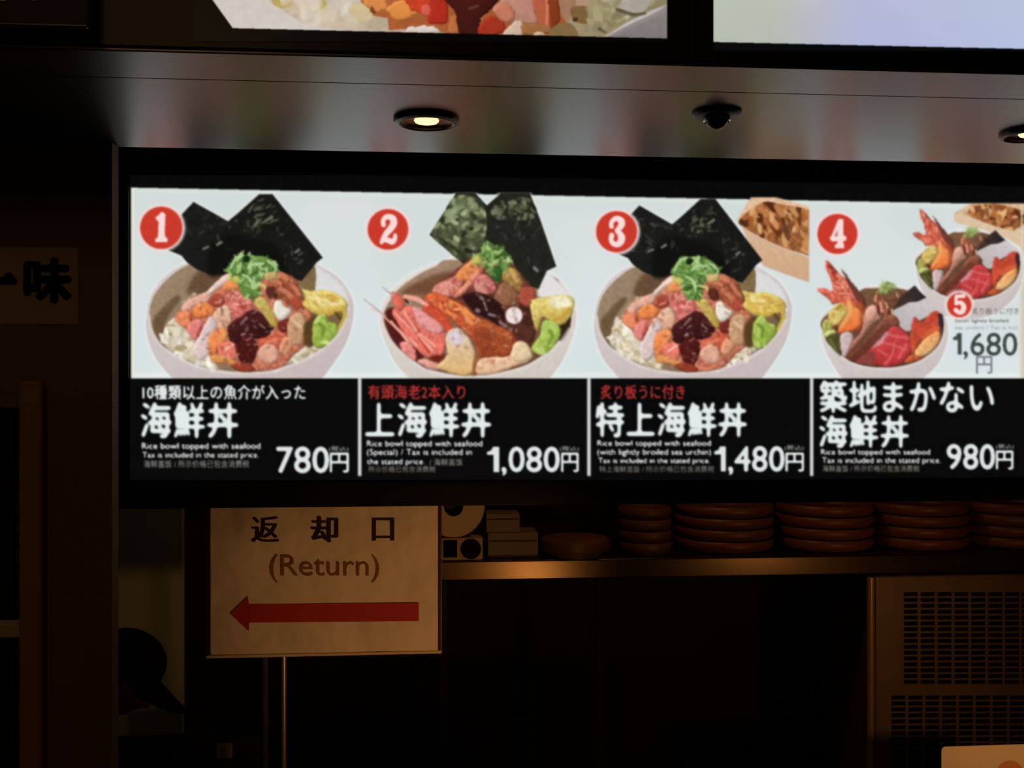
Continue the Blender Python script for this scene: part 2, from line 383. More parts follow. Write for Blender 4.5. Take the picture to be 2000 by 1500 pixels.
GREENS = [(154, 190, 108), (108, 148, 68), (74, 116, 46), (178, 202, 134), (60, 94, 38)]
def rice(pts, o, n=60):
    C.poly(pts, (206, 192, 165), o+K_RICE, noise=.1)
    C.scatter(pts, n, 24, [(236, 229, 214), (222, 212, 190), (228, 215, 180), (186, 164, 124)], o+K_RICE, asp=1.5, free=True)
def seafood_bowl(o):
    P = C.poly
    # bowl outside and inside
    P([(470,615),(330,690),(240,790),(190,900),(172,1010),(170,1100),(190,1190),(240,1310),(310,1400),(400,1500),(540,1620),(1290,1620),(1440,1480),(1550,1340),(1630,1210),(1675,1080),(1692,950),(1670,850),(1600,745),(1520,680),(1420,625),(1250,575),(1000,550),(700,555)], (213,201,200), o+K_BOWL, (198,182,182), 70, noise=.02, halo=(233,236,235))
    P([(480,628),(345,715),(252,815),(205,915),(195,1010),(215,1100),(265,1190),(330,1245),(430,1310),(540,1360),(700,1395),(870,1410),(1100,1390),(1300,1320),(1450,1235),(1560,1135),(1625,1020),(1640,930),(1600,800),(1500,705),(1410,650),(1000,590),(700,590)], (156,131,104), o+K_BOWL, (120,92,66), 20, noise=.06)
    P([(1400,640),(1500,690),(1610,790),(1650,900),(1650,960),(1560,900),(1420,830),(1390,760)], (219,218,219), o+K_BOWL, noise=.02, soft=2)
    P([(1300,700),(1405,640),(1400,830),(1310,800)], (128,103,66), o+K_BOWL)
    P([(560,670),(760,690),(720,790),(560,860),(470,820)], (104,76,54), o+K_BOWL, soft=3)
    P([(215,1090),(270,1195),(330,1245),(300,1150),(330,1010),(420,880),(380,860),(240,1000)], (110,84,58), o+K_BOWL, soft=2)
    # seaweed sheets
    P([(430,258),(517,166),(770,308),(900,420),(850,600),(760,700),(640,700),(540,660),(470,610),(430,560),(320,515),(300,480),(400,450)], (27,27,25), o+K_NORI, smooth=False, noise=.15, halo=HALO)
    P([(765,312),(840,250),(1000,108),(1095,108),(1465,575),(1420,610),(1310,745),(1250,730),(1150,650),(1090,590),(900,540),(760,640),(700,500)], (25,25,23), o+K_NORI, smooth=False, noise=.15, halo=HALO)
    P([(700,420),(1100,480),(1200,720),(800,700),(620,690)], (17,17,15), o+K_NORI, soft=4)
    C.scatter([(560,220),(780,330),(800,520),(480,520),(430,420)], 26, 17, [(48,47,38),(60,58,48),(40,40,32)], o+K_NORI, asp=1.7, a=.7)
    C.scatter([(920,220),(1010,130),(1090,150),(1150,330),(1000,380),(900,330)], 26, 15, [(78,76,58),(95,94,72),(60,58,42)], o+K_NORI, asp=1.9, ang=-50, a=.8)
    C.scatter([(1080,300),(1300,470),(1330,620),(1200,660),(1150,420)], 16, 14, [(58,57,50),(72,72,64)], o+K_NORI, asp=1.8, ang=-50, a=.7)
    C.scatter([(800,300),(1000,300),(1000,420),(850,400)], 10, 14, [(62,62,48)], o+K_NORI, a=.6)
    for q in ([(1045,305,8),(1090,275,11)], [(690,480,9),(720,462,11)], [(1265,535,9),(1290,515,9)], [(590,510,8),(625,495,8)]): C.stroke(q, (112,110,92), o+K_NORI)
    # rice
    rice([(285,1175),(310,1110),(330,1050),(400,990),(480,868),(560,850),(640,900),(620,1200),(700,1395),(560,1365),(430,1310),(340,1250)], o, 70)
    rice([(930,1400),(1000,1330),(1200,1250),(1330,1200),(1440,1232),(1300,1320),(1100,1388)], o, 40)
    P([(400,960),(450,890),(520,850),(570,850),(500,920),(440,975)], (150,122,88), o+K_RICE, soft=2, a=.8)
    # seafood
    f = o+K_FOOD
    P([(380,1010),(480,900),(620,830),(740,700),(850,680),(1050,670),(1200,695),(1290,800),(1340,930),(1385,1010),(1345,1200),(1250,1290),(1150,1385),(950,1412),(830,1372),(700,1340),(630,1290),(600,1200),(540,1180),(440,1080)], (200,112,84), f, noise=.18, nsc=6)
    P([(430,930),(520,862),(640,825),(625,900),(520,935),(460,995)], (226,166,146), f)
    P([(610,835),(680,755),(770,690),(800,735),(700,800),(640,845)], (228,200,186), f)
    P([(625,890),(690,838),(755,868),(725,925),(660,935)], (168,68,52), f); C.stroke([(680,905,9),(715,895,8)], (215,120,95), f)
    P([(515,950),(590,900),(670,945),(650,990),(590,1015),(535,1010)], (243,146,76), f, (236,120,62), 80)
    P([(390,1020),(450,965),(510,1000),(525,1045),(480,1085),(430,1075)], (240,136,92), f); P([(480,1000),(500,985),(510,1030),(490,1040)], (190,85,50), f)
    P([(735,770),(780,735),(850,740),(850,800),(780,815),(740,810)], (238,142,78), f)
    P([(760,832),(870,815),(935,870),(955,935),(905,1005),(830,1035),(785,980),(750,900)], (212,108,98), f)
    C.scatter([(760,840),(880,830),(940,900),(900,990),(830,1020),(780,950)], 34, 15, [(228,134,122),(200,88,82),(236,150,138),(178,72,64)], f)
    P([(680,960),(760,925),(795,1000),(775,1080),(700,1105),(655,1045)], (226,188,158), f, (224,160,128), 90)
    P([(480,1065),(560,1025),(592,1080),(560,1150),(530,1182),(480,1135)], (228,128,120), f); P([(560,1070),(585,1090),(550,1160),(535,1170)], (190,70,64), f)
    P([(590,1085),(640,1005),(690,1075),(645,1180),(625,1290),(560,1325),(515,1240),(555,1150)], (221,194,190), f, noise=.05)
    P([(640,1140),(700,1095),(765,1105),(752,1180),(690,1265),(650,1295),(628,1230)], (238,128,66), f, (244,150,90), 0)
    P([(690,1220),(810,1185),(835,1260),(805,1335),(720,1295)], (236,118,98), f); C.stroke([(740,1255,8),(800,1215,12)], (246,178,160), f)
    P([(650,1290),(720,1290),(830,1340),(835,1375),(740,1350),(660,1345)], (226,146,78), f)
    P([(1000,1185),(1100,1130),(1190,1098),(1215,1190),(1150,1240),(1090,1300),(1000,1290)], (208,88,62), f, noise=.15); C.stroke([(1060,1190,12),(1120,1170,14)], (226,120,92), f)
    P([(785,1060),(870,1000),(960,955),(1060,1015),(1105,1080),(1060,1150),(960,1172),(880,1182),(800,1152),(765,1110)], (72,27,26), f, (56,20,22), 60, noise=.2)
    P([(825,1200),(900,1140),(970,1180),(985,1260),(930,1372),(855,1330)], (82,24,22), f, noise=.2)
    P([(780,1110),(870,1130),(840,1200),(780,1180)], (60,24,24), f)
    for q in ([(865,1060,7),(905,1015,10)], [(870,1140,9),(890,1132,9)], [(1000,1060,6),(1040,1090,6)], [(905,1180,6),(940,1160,5)]): C.stroke(q, (140,104,106), f)
    P([(790,1370),(850,1340),(930,1360),(970,1400),(880,1415)], (150,58,36), f)
    P([(1050,780),(1150,688),(1265,730),(1305,830),(1340,930),(1295,962),(1220,930),(1160,880),(1070,862)], (158,80,52), f, noise=.2)
    for q in ([(1110,720,22),(1160,700,22),(1200,730,18)], [(1160,800,16),(1230,860,20),(1300,950,16)], [(1230,760,14),(1290,840,14)], [(1090,740,14),(1150,760,14)]): C.stroke(q, (206,118,86), f)
    P([(1055,795),(1110,790),(1130,860),(1080,875),(1050,840)], (92,42,32), f)
    P([(1230,870),(1290,880),(1320,930),(1270,950)], (186,74,54), f)
    P([(1130,1060),(1200,1020),(1230,1100),(1160,1120)], (120,40,34), f)
    P([(955,890),(1030,865),(1085,940),(1122,1010),(1132,1085),(1090,1075),(1010,970)], (208,184,98), f, (186,150,60), 30)
    P([(1110,900),(1150,885),(1182,930),(1235,960),(1200,1012),(1150,1035),(1108,980)], (230,222,208), f, noise=.04)
    P([(1225,1010),(1300,978),(1342,1050),(1342,1150),(1310,1212),(1240,1202),(1205,1130)], (206,162,120), f, (190,140,100), 60); C.stroke([(1250,1040,10),(1300,1080,14)], (222,184,146), f)
    P([(980,1285),(1040,1205),(1125,1230),(1135,1320),(1060,1352)], (224,164,138), f)
    P([(1190,1150),(1250,1210),(1200,1280),(1140,1250)], (224,150,110), f)
    C.specks([(400,1000),(640,850),(850,700),(1250,720),(1340,930),(1320,1200),(1100,1380),(850,1370),(640,1280),(560,1150)], f, 190)
    # greens
    g = o+K_GREEN; gp = [(760,655),(800,600),(850,545),(920,560),(1010,560),(1090,590),(1140,650),(1120,690),(1060,690),(1020,740),(1000,790),(1010,840),(960,872),(890,860),(850,790),(850,720),(780,690)]
    P([(770,690),(850,690),(870,760),(810,760)], (196,190,88), f)
    P(gp, (98,138,60), g, noise=.2, halo=None); C.scatter(gp, 90, 17, GREENS, g, asp=1.8, free=True)
    for q in ([(790,650,9),(830,580,9),(880,560,8)], [(920,650,9),(960,620,9),(1030,620,8)], [(1060,600,8),(1120,650,8),(1100,690,7)], [(880,700,9),(930,730,10),(950,800,9)]): C.stroke(q, (182,214,150), g, a=.85)
    P([(890,560),(930,570),(920,605),(880,600)], (22,40,16), g)
    P([(1040,690),(1130,680),(1120,730),(1050,740)], (204,170,105), f); C.stroke([(990,770,9),(1035,780,10),(1040,800,8)], (205,196,120), f)
    # ginger and wasabi
    P([(1330,1060),(1420,1000),(1400,1210),(1330,1210)], (90,62,30), f, soft=2)
    P([(1310,805),(1380,818),(1480,815),(1590,850),(1645,910),(1625,965),(1560,985),(1500,1005),(1400,985),(1315,920),(1340,865)], (224,206,112), o+K_GINGER, (214,170,64), 75, noise=.1)
    C.scatter([(1330,830),(1580,860),(1620,930),(1420,960)], 40, 20, [(230,212,126),(214,170,66),(236,224,160),(200,150,50)], o+K_GINGER, asp=2, ang=30, a=.7)
    C.stroke([(1610,940,14),(1625,1010,16),(1580,1100,14)], (196,170,62), o+K_GINGER); C.stroke([(1560,980,10),(1590,1020,10)], (90,70,20), o+K_GINGER)
    wp = [(1388,1085),(1420,1010),(1470,988),(1505,1040),(1560,1060),(1575,1120),(1530,1180),(1470,1235),(1400,1222)]
    P(wp, (168,192,84), o+K_WASABI, (140,168,56), 60, noise=.1); C.scatter(wp, 16, 24, [(188,208,108),(128,158,48),(160,186,76)], o+K_WASABI, a=.7)
    C.stroke([(1440,1060,12),(1470,1090,14),(1460,1150,10)], (112,142,40), o+K_WASABI, soft=2)
def shrimp_bowl(o):
    P = C.poly; f = o+K_FOOD
    P([(720,575),(560,620),(400,690),(280,780),(200,870),(165,970),(160,1060),(190,1180),(255,1320),(345,1430),(480,1560),(700,1640),(1100,1640),(1290,1560),(1400,1460),(1495,1330),(1560,1180),(1592,1060),(1592,960),(1560,855),(1490,755),(1390,680),(1200,610),(950,560)], (226,218,210), o+K_BOWL, (206,196,186), 80, noise=.02, halo=(234,237,236))
    P([(710,590),(560,640),(420,710),(300,800),(222,900),(188,990),(192,1070),(232,1150),(300,1240),(400,1320),(520,1390),(700,1430),(850,1436),(1000,1420),(1200,1370),(1330,1300),(1450,1200),(1530,1085),(1562,990),(1550,880),(1480,770),(1370,700)], (164,133,107), o+K_BOWL, (110,70,48), 60, noise=.06)
    P([(1370,690),(1480,765),(1560,870),(1568,960),(1420,880),(1310,850)], (226,222,221), o+K_BOWL, noise=.02, soft=2)
    P([(560,700),(760,680),(700,800),(540,850),(420,850),(300,830)], (116,74,50), o+K_BOWL, soft=4)
    P([(188,1000),(240,940),(330,1000),(420,1200),(520,1390),(400,1320),(300,1240),(230,1150)], (84,26,24), o+K_BOWL, soft=2)
    P([(715,100),(855,100),(940,192),(1045,100),(1255,100),(1330,290),(1450,640),(1380,672),(1320,805),(1220,770),(1100,560),(950,470),(800,640),(760,612),(650,520),(520,408),(600,280),(680,160)], (34,36,28), o+K_NORI, smooth=False, noise=.15, halo=HALO)
    lf = [(700,130),(850,130),(930,230),(930,420),(840,560),(740,590),(640,510),(535,405),(610,280)]
    P(lf, (78,84,56), o+K_NORI, noise=.2, a=.9)
    C.scatter(lf, 90, 20, [(128,140,98),(100,108,72),(46,48,32),(156,168,124),(38,40,26)], o+K_NORI, asp=1.35, soft=1.2)
    C.scatter([(700,140),(840,140),(880,200),(760,260),(640,330),(640,270)], 26, 26, [(150,164,124),(128,142,100)], o+K_NORI, asp=1.4, soft=1.5, a=.7)
    C.scatter([(950,230),(1060,150),(1250,140),(1300,280),(1050,300)], 46, 18, [(96,100,70),(64,68,46),(120,124,92),(40,42,30)], o+K_NORI, asp=1.35, soft=1.2, a=.8)
    C.scatter([(1000,320),(1300,300),(1420,630),(1300,680),(1150,520)], 24, 15, [(56,58,48),(44,46,38)], o+K_NORI, asp=1.6, a=.7)
    P([(560,410),(700,520),(780,600),(800,560),(680,480)], (40,42,26), o+K_NORI, a=.7)
    C.stroke([(1290,650,14),(1310,670,12)], (110,112,104), o+K_NORI)
    # mound
    P([(540,830),(720,660),(900,520),(1050,520),(1180,680),(1270,790),(1300,900),(1300,1120),(1250,1230),(1100,1150),(850,1000),(700,900)], (108,54,40), f, noise=.2, nsc=6)
    P([(545,840),(560,780),(640,740),(740,700),(765,760),(700,850),(600,870)], (216,130,114), f); C.scatter([(550,830),(640,745),(750,720),(700,840)], 24, 18, [(232,158,142),(196,98,86),(226,140,120)], f)
    P([(715,700),(790,620),(860,575),(905,640),(880,690),(780,755)], (228,146,80), f, (220,120,66), 60, noise=.15)
    P([(830,590),(890,560),(930,640),(870,650)], (196,170,74), f)
    P([(700,845),(800,740),(880,650),(915,680),(850,770),(765,840),(710,872)], (228,124,98), f); C.stroke([(740,820,12),(810,760,16),(860,690,12)], (238,150,122), f)
    P([(860,735),(920,695),(990,750),(1005,820),(950,842),(885,850),(845,790)], (206,120,110), f); C.scatter([(865,740),(980,750),(990,820),(880,840)], 22, 16, [(226,148,136),(186,90,84),(216,132,120)], f)
    P([(1050,680),(1120,645),(1185,700),(1205,800),(1180,835),(1120,780),(1060,740)], (176,136,64), f, (150,104,50), 60); C.stroke([(1120,670,16),(1160,740,18)], (200,162,90), f)
    P([(1000,845),(1060,755),(1150,815),(1185,900),(1080,932),(1010,890)], (154,104,74), f, (140,86,60), 50)
    P([(760,860),(880,830),(1000,880),(1060,950),(1070,1090),(960,1030),(850,970)], (48,21,22), f)
    P([(1050,1060),(1200,1045),(1295,1120),(1240,1210),(1150,1165)], (86,44,34), f); P([(1180,920),(1260,900),(1290,1060),(1200,1050)], (74,34,28), f)
    P([(1195,800),(1280,795),(1295,870),(1250,935),(1185,900)], (176,76,56), f)
    for q in ([(870,960,16),(880,965,14)], [(920,900,8),(940,960,8)], [(960,990,12),(1000,1000,10)], [(1040,1050,14),(1080,1080,10)], [(900,870,14),(915,880,10)]): C.stroke(q, (128,104,100), f)
    C.circle(*C.T((1140,998)), 16.5, (238,226,223), f)
    C.scatter([(1090,960),(1180,960),(1185,1030),(1100,1035)], 10, 16, [(246,238,236),(224,208,206)], f)
    g = o+K_GREEN; gp = [(845,570),(900,530),(915,470),(950,448),(990,490),(1060,508),(1090,550),(1115,605),(1090,650),(1040,700),(1022,745),(960,705),(930,650),(900,630)]
    P(gp, (104,144,66), g, noise=.2); C.scatter(gp, 66, 18, GREENS, g, free=True)
    P([(820,600),(880,560),(910,610),(860,630)], (186,180,84), g)
    P([(1000,640),(1050,650),(1040,740),(990,730)], (44,96,36), g)
    # ginger, wasabi, rice corner
    P([(1460,1080),(1540,990),(1552,1080),(1480,1190)], (54,34,24), f)
    P([(1262,900),(1300,875),(1400,858),(1562,856),(1575,950),(1520,1052),(1440,1066),(1350,1010),(1310,1110),(1268,1000)], (224,206,120), o+K_GINGER, (206,174,70), 70, noise=.1)
    P([(1400,870),(1540,868),(1560,920),(1480,950),(1420,930)], (236,228,190), o+K_GINGER, soft=2)
    C.stroke([(1430,1030,14),(1500,1010,16),(1545,950,12)], (196,160,60), o+K_GINGER)
    wp = [(1330,1140),(1345,1055),(1390,1028),(1455,1060),(1484,1130),(1430,1225),(1370,1285),(1300,1275),(1268,1235)]
    P(wp, (176,204,92), o+K_WASABI, (150,176,66), 70, noise=.1); C.scatter(wp, 14, 26, [(194,216,118),(138,164,58),(170,198,88)], o+K_WASABI, a=.7)
    C.stroke([(1400,1110,12),(1420,1150,16),(1390,1210,10)], (126,148,44), o+K_WASABI, soft=2)
    C.specks([(560,820),(900,540),(1180,690),(1280,900),(1280,1180),(1000,1060),(700,890)], f, 110)
    # prawns
    s = o+K_SHRIMP
    P([(480,880),(560,825),(700,890),(770,920),(850,1000),(1000,1060),(1120,1120),(1165,1190),(1120,1295),(1020,1312),(900,1300),(850,1200),(780,1120),(650,1010),(540,930)], (226,98,52), s, (150,62,32), 45, noise=.14)
    P([(850,1130),(960,1080),(1100,1150),(1140,1220),(1080,1300),(920,1290)], (148,60,30), s, (172,78,40), 0, noise=.12); C.stroke([(830,1010,14),(960,1080,20),(1090,1140,18)], (196,104,54), s, soft=3, a=.8)
    for q in ([(680,900,16),(760,960,18),(830,1060,12)], [(640,960,12),(720,1010,14)], [(780,950,14),(840,1010,14)]): C.stroke(q, (238,138,70), s, soft=1.5)
    C.scatter([(520,880),(700,910),(820,1040),(740,1060),(600,950)], 22, 16, [(236,120,66),(206,74,40),(240,150,96)], s, ang=40)
    P([(500,900),(600,960),(700,1090),(640,1130),(560,1030),(470,960)], (212,74,46), s)
    P([(250,960),(370,930),(480,970),(560,1025),(625,1085),(645,1180),(612,1295),(530,1315),(445,1265),(370,1180),(290,1060)], (236,112,96), s, noise=.1)
    P([(395,935),(500,985),(612,1080),(615,1135),(500,1112),(430,1040)], (240,162,160), s, (232,140,140), 60, noise=.05)
    for q in ([(180,1000,6),(300,1110,12),(420,1215,16)], [(270,985,8),(400,1110,12),(540,1250,12)], [(330,960,8),(430,1110,10),(560,1220,10)], [(340,858,14),(430,880,18),(500,920,12)], [(240,1040,7),(330,1150,10),(410,1260,10)]): C.stroke(q, (244,162,144), s)
    for q in ([(320,1000,5),(440,1160,7),(520,1270,7)], [(370,1000,4),(450,1120,6)], [(300,1080,5),(420,1240,6)]): C.stroke(q, (186,58,44), s)
    P([(240,830),(300,845),(345,920),(300,965),(255,905)], (228,102,82), s)
    C.stroke([(345,885,10),(365,905,7)], (90,30,24), s)
    C.stroke([(40,880,4),(120,940,5),(190,1000,7)], (176,150,150), s); C.stroke([(178,790,3),(220,825,5),(260,850,9)], (186,150,150), s); C.stroke([(100,950,8),(200,1000,6)], (240,180,176), s, a=.6)
    P([(305,1200),(380,1195),(425,1290),(405,1335),(330,1275)], (232,134,128), s, noise=.15); P([(430,1330),(520,1320),(610,1370),(540,1400)], (228,156,140), s)
    P([(540,1290),(640,1290),(600,1340),(520,1325)], (110,34,20), s, soft=2)
    P([(640,1160),(680,1098),(740,1096),(805,1160),(852,1250),(864,1340),(832,1425),(760,1442),(620,1402),(575,1370),(645,1290)], (226,198,170), s, (222,176,108), 85, noise=.06)
    P([(650,1160),(690,1105),(735,1110),(770,1180),(720,1220)], (218,200,208), s, soft=3)
    P([(860,1240),(890,1310),(860,1430),(835,1430)], (150,90,50), s, soft=1.5)
    C.specks([(300,960),(560,850),(850,1000),(1150,1180),(1020,1300),(850,1240),(560,1300)], s, 90)
    P([(885,1320),(1000,1300),(1100,1290),(1160,1190),(1240,1210),(1275,1310),(1150,1372),(1000,1422),(870,1428)], (228,176,138), o+K_RICE, noise=.1)
    C.scatter([(900,1330),(1230,1295),(1150,1360),(900,1415)], 30, 22, [(236,200,164),(220,160,126),(230,184,144)], o+K_RICE)
    P([(1150,1200),(1235,1212),(1268,1300),(1170,1340),(1120,1290)], (230,202,158), o+K_RICE, noise=.06)
def slices_bowl(o):
    P = C.poly; f = o+K_FOOD
    P([(110,700),(92,850),(88,960),(118,1080),(170,1200),(250,1340),(330,1450),(500,1560),(800,1610),(1100,1570),(1270,1480),(1400,1380),(1500,1260),(1565,1110),(1602,950),(1592,800),(1540,650),(1450,560),(1330,480),(1150,400),(900,360),(700,366),(550,395)], (222,212,206), o+K_BOWL, (200,188,186), 75, noise=.02, halo=(234,236,236))
    P([(112,740),(104,900),(142,1005),(222,1095),(322,1185),(450,1262),(600,1312),(800,1332),(1000,1322),(1200,1272),(1350,1192),(1480,1072),(1542,930),(1542,780),(1500,660),(1400,570),(1200,450),(1000,386),(700,386),(540,420)], (120,86,60), o+K_BOWL, (84,52,38), 70, noise=.08)
    P([(950,650),(1130,550),(1330,485),(1400,540),(1500,640),(1540,720),(1540,800),(1450,700),(1250,780),(1130,900),(1020,830)], (206,198,200), o+K_BOWL, (188,178,178), 120, noise=.03)
    s = o+K_SHRIMP
    P([(140,60),(185,75),(240,140),(310,215),(400,290),(480,395),(560,500),(610,600),(560,680),(400,640),(300,570),(220,580),(180,520),(70,440),(45,395),(130,385),(190,420),(225,390),(190,250),(150,170)], (216,98,76), s, noise=.2, nsc=4)
    C.scatter([(150,90),(240,150),(330,240),(440,400),(500,540),(300,550),(190,500),(230,380),(190,230)], 70, 20, [(232,126,100),(196,72,52),(240,160,138),(226,110,84),(170,58,44)], s, asp=1.8, ang=55)
    P([(320,150),(360,190),(440,300),(530,410),(605,520),(610,610),(520,545),(440,400),(390,290)], (92,52,44), s, (120,60,48), 60); P([(185,90),(215,120),(270,190),(240,180)], (110,70,56), s)
    g = o+K_GREEN
    P([(110,780),(170,755),(215,840),(205,900),(130,962),(98,900)], (166,168,84), g, noise=.15)
    C.poly([(170,700),(230,620),(300,566),(385,600),(405,680),(335,785),(240,852),(180,800)], (218,194,108), o+K_GINGER, (196,160,72), 70, noise=.12); C.scatter([(190,700),(300,580),(380,640),(250,820)], 18, 30, [(228,210,130),(196,158,68),(214,186,96)], o+K_GINGER, asp=1.7, ang=-40, a=.8)
    P([(500,560),(600,600),(605,780),(560,880),(470,960),(450,1000),(500,860)], (170,72,42), f)
    P([(282,905),(330,790),(400,700),(396,600),(405,510),(450,545),(480,600),(545,645),(575,740),(560,825),(500,875),(380,915)], (240,158,84), f, (236,110,48), 85, noise=.08)
    C.stroke([(420,560,16),(430,640,24),(390,740,26),(320,850,18)], (242,168,96), f, soft=2.5, a=.8); C.stroke([(560,680,14),(540,780,14)], (200,96,50), f, soft=2, a=.8)
    P([(225,840),(270,830),(290,870),(250,890)], (120,60,30), f)
    P([(128,915),(240,878),(252,930),(140,972)], (196,206,114), g)
    P([(138,990),(240,930),(312,1000),(342,1150),(305,1195),(200,1090)], (78,76,36), g, noise=.2); C.stroke([(190,1000,10),(260,1110,12)], (112,110,56), g)
    P([(320,940),(450,920),(462,1010),(400,1180),(335,1180)], (204,178,178), o+K_RICE)
    P([(600,690),(660,598),(740,588),(765,700),(800,745),(700,810),(560,990),(450,1120),(390,1200),(430,1060),(560,900)], (204,146,124), f, (170,100,82), 110, noise=.08)
    P([(610,680),(660,605),(735,600),(755,690),(690,790),(630,780)], (226,174,152), f, (212,146,122), 80, noise=.05)
    P([(700,520),(745,420),(800,450),(870,530),(910,640),(870,740),(790,640),(735,590)], (148,82,58), f, noise=.2)
    for q in ([(790,560,14),(810,660,18)], [(860,560,12),(890,650,14)], [(740,470,12),(730,540,12)]): C.stroke(q, (214,148,120), f)
    for q in ([(765,600,16),(775,680,14)], [(890,640,12),(890,700,12)]): C.stroke(q, (110,40,30), f)
    P([(870,530),(960,455),(1060,430),(1025,540),(950,640),(900,620)], (116,72,52), f, noise=.2); C.stroke([(985,440,10),(1000,490,12)], (176,140,110), f)
    C.stroke([(930,640,12),(940,700,10)], (200,180,140), f)
    P([(940,650),(1000,530),(1100,430),(1205,350),(1260,420),(1345,495),(1240,545),(1130,555),(1040,605)], (74,52,40), o+K_NORI, (38,36,42), 10, noise=.15, smooth=False)
    gp = [(760,440),(800,340),(850,310),(930,330),(990,390),(900,420),(830,450)]
    P(gp, (128,138,74), g, noise=.25, a=.7); C.scatter(gp, 40, 13, [(168,192,104),(130,158,66),(188,204,132),(96,112,48)], g, asp=2.6, free=True)
    for q in ([(815,285,4),(830,350,6)], [(850,320,5),(880,300,5)], [(940,350,6),(980,380,5)]): C.stroke(q, (160,176,110), g)
    P([(400,1210),(560,1050),(700,905),(830,740),(950,708),(1020,805),(900,885),(760,1015),(640,1145),(480,1262)], (150,86,64), f, (104,50,36), 60, noise=.15)
    C.stroke([(460,1220,26),(620,1070,30),(760,920,30),(880,830,26)], (104,50,36), f, soft=4, a=.8)
    P([(690,1090),(800,980),(920,855),(1000,845),(1085,900),(1150,1000),(1172,1115),(1100,1235),(1000,1305),(850,1325),(680,1285),(500,1255),(600,1180)], (206,62,66), f, (186,48,50), 120, noise=.1)
    P([(500,1262),(600,1170),(700,1130),(740,1240),(700,1300)], (140,62,56), f, soft=2.5)
    for q in ([(860,930,14),(980,960,14),(1120,980,12)], [(800,1030,14),(930,1060,12),(1090,1120,14)], [(960,1030,10),(930,1180,12),(850,1290,14)], [(1100,1060,14),(1010,1220,14)], [(760,1120,10),(860,1180,12)]): C.stroke(q, (228,106,100), f, soft=2, a=.85)
    P([(690,1095),(780,1000),(880,900),(870,960),(790,1060)], (216,146,158), f, soft=2)
    P([(1080,1270),(1180,1170),(1330,1185),(1210,1265)], (192,84,44), f, noise=.12)
    P([(1150,985),(1180,760),(1222,735),(1290,790),(1400,680),(1500,655),(1535,720),(1540,840),(1490,910),(1360,950),(1250,1050),(1180,1190)], (188,60,46), f, (214,84,48), 60, noise=.1)
    P([(1480,690),(1535,705),(1545,850),(1500,880),(1490,770)], (52,40,46), f)
    P([(1205,1150),(1290,1020),(1400,930),(1490,895),(1512,980),(1440,1105),(1330,1188),(1230,1196)], (238,150,84), f, (230,186,120), 75, noise=.08)
    C.stroke([(1300,980,16),(1400,900,20),(1490,860,16)], (234,108,58), f, soft=3, a=.8)
def rim(pts, o): C.stroke(pts, (228, 220, 215), o+K_BOWL, r=9, soft=2, a=.75)
UNI = [(214,146,88),(186,112,60),(120,64,30),(226,168,108),(84,42,20),(168,96,48)]
def badge(d, cu, cv, r, n, T, k=0):
    i = d*40+k+K_BADGE
    C.circle(cu, cv, r+5.5, (240, 218, 218), None, soft=2.2); C.circle(cu, cv, r, (202, 58, 43), i, soft=.9); C.circle(cu, cv, r, (202, 58, 43), i)
    C.frame(*T); Wt = (247, 219, 217)
    if n == 1: C.poly([(590,480),(640,440),(700,390),(730,340),(790,330),(830,360),(862,400),(852,600),(842,900),(860,990),(912,1030),(912,1130),(588,1130),(588,1050),(650,1010),(668,900),(678,580),(640,560)], Wt, i, smooth=False, noise=0)
    if n == 2: C.stroke([(600,600,64),(590,500,58),(645,410,66),(740,385,74),(850,440,92),(872,560,92),(800,690,88),(680,830,78),(600,960,66),(548,1070,50)], Wt, i); C.stroke([(600,1010,50),(720,1015,72),(830,1050,82),(900,980,60),(912,880,50)], Wt, i)
    if n == 3: C.stroke([(605,575,62),(600,480,56),(680,385,66),(770,365,72),(862,430,92),(872,530,88),(800,640,70),(750,690,56),(830,770,76),(872,870,98),(850,985,92),(750,1060,74),(640,1020,68),(592,920,62),(612,815,70)], Wt, i)
    if n == 4:
        C.poly([(715,310),(850,310),(850,742),(920,770),(932,830),(920,880),(850,900),(840,960),(872,990),(872,1090),(620,1090),(620,1010),(690,950),(690,900),(560,910),(500,870),(490,800),(540,740),(620,540)], Wt, i, smooth=False, noise=0)
        C.poly([(690,600),(606,772),(695,772)], (160,108,112), i, smooth=False, noise=0, soft=1)
    if n == 5: C.stroke([(255,78,30),(370,72,34)], Wt, i); C.stroke([(245,80,30),(238,205,26)], Wt, i); C.stroke([(240,205,28),(320,185,36),(375,255,44),(350,335,46),(290,355,36),(238,315,40)], Wt, i)
PIC = lambda a, b: (a, 380, b, 739.2)
C.frame(240, 350, 3.75); C.clip = (256, 366.5, 702, 739.2); seafood_bowl(0); RIM1 = [(190,1000),(215,1115),(270,1205),(340,1265),(440,1325),(540,1372),(700,1410),(870,1424),(1100,1404),(1310,1334),(1460,1248),(1570,1145),(1640,1025)]; rim(RIM1, 0)
badge(0, 315, 445, 41, 1, (260, 390, 13.636))
C.clip = (702, 376, 1150, 739.2); C.frame(700, 350, 3.75); shrimp_bowl(40); rim([(180,1070),(225,1165),(300,1257),(400,1338),(520,1407),(700,1447),(850,1452),(1000,1437),(1200,1387),(1335,1316),(1460,1212),(1545,1095)], 40)
badge(1, 757.8, 448, 39.3, 2, (705, 395, 13.636))
C.clip = (1150, 385, 1580.5, 739.2); C.frame(1140, 370, 3.948)
C.poly([(1180,240),(1290,60),(1480,60),(1800,150),(1800,300)], (224,184,146), 80+K_UNI, smooth=False)
up = [(1195,250),(1240,190),(1330,130),(1400,95),(1500,110),(1800,200),(1800,530),(1700,500),(1600,470),(1450,410),(1300,335),(1215,285)]
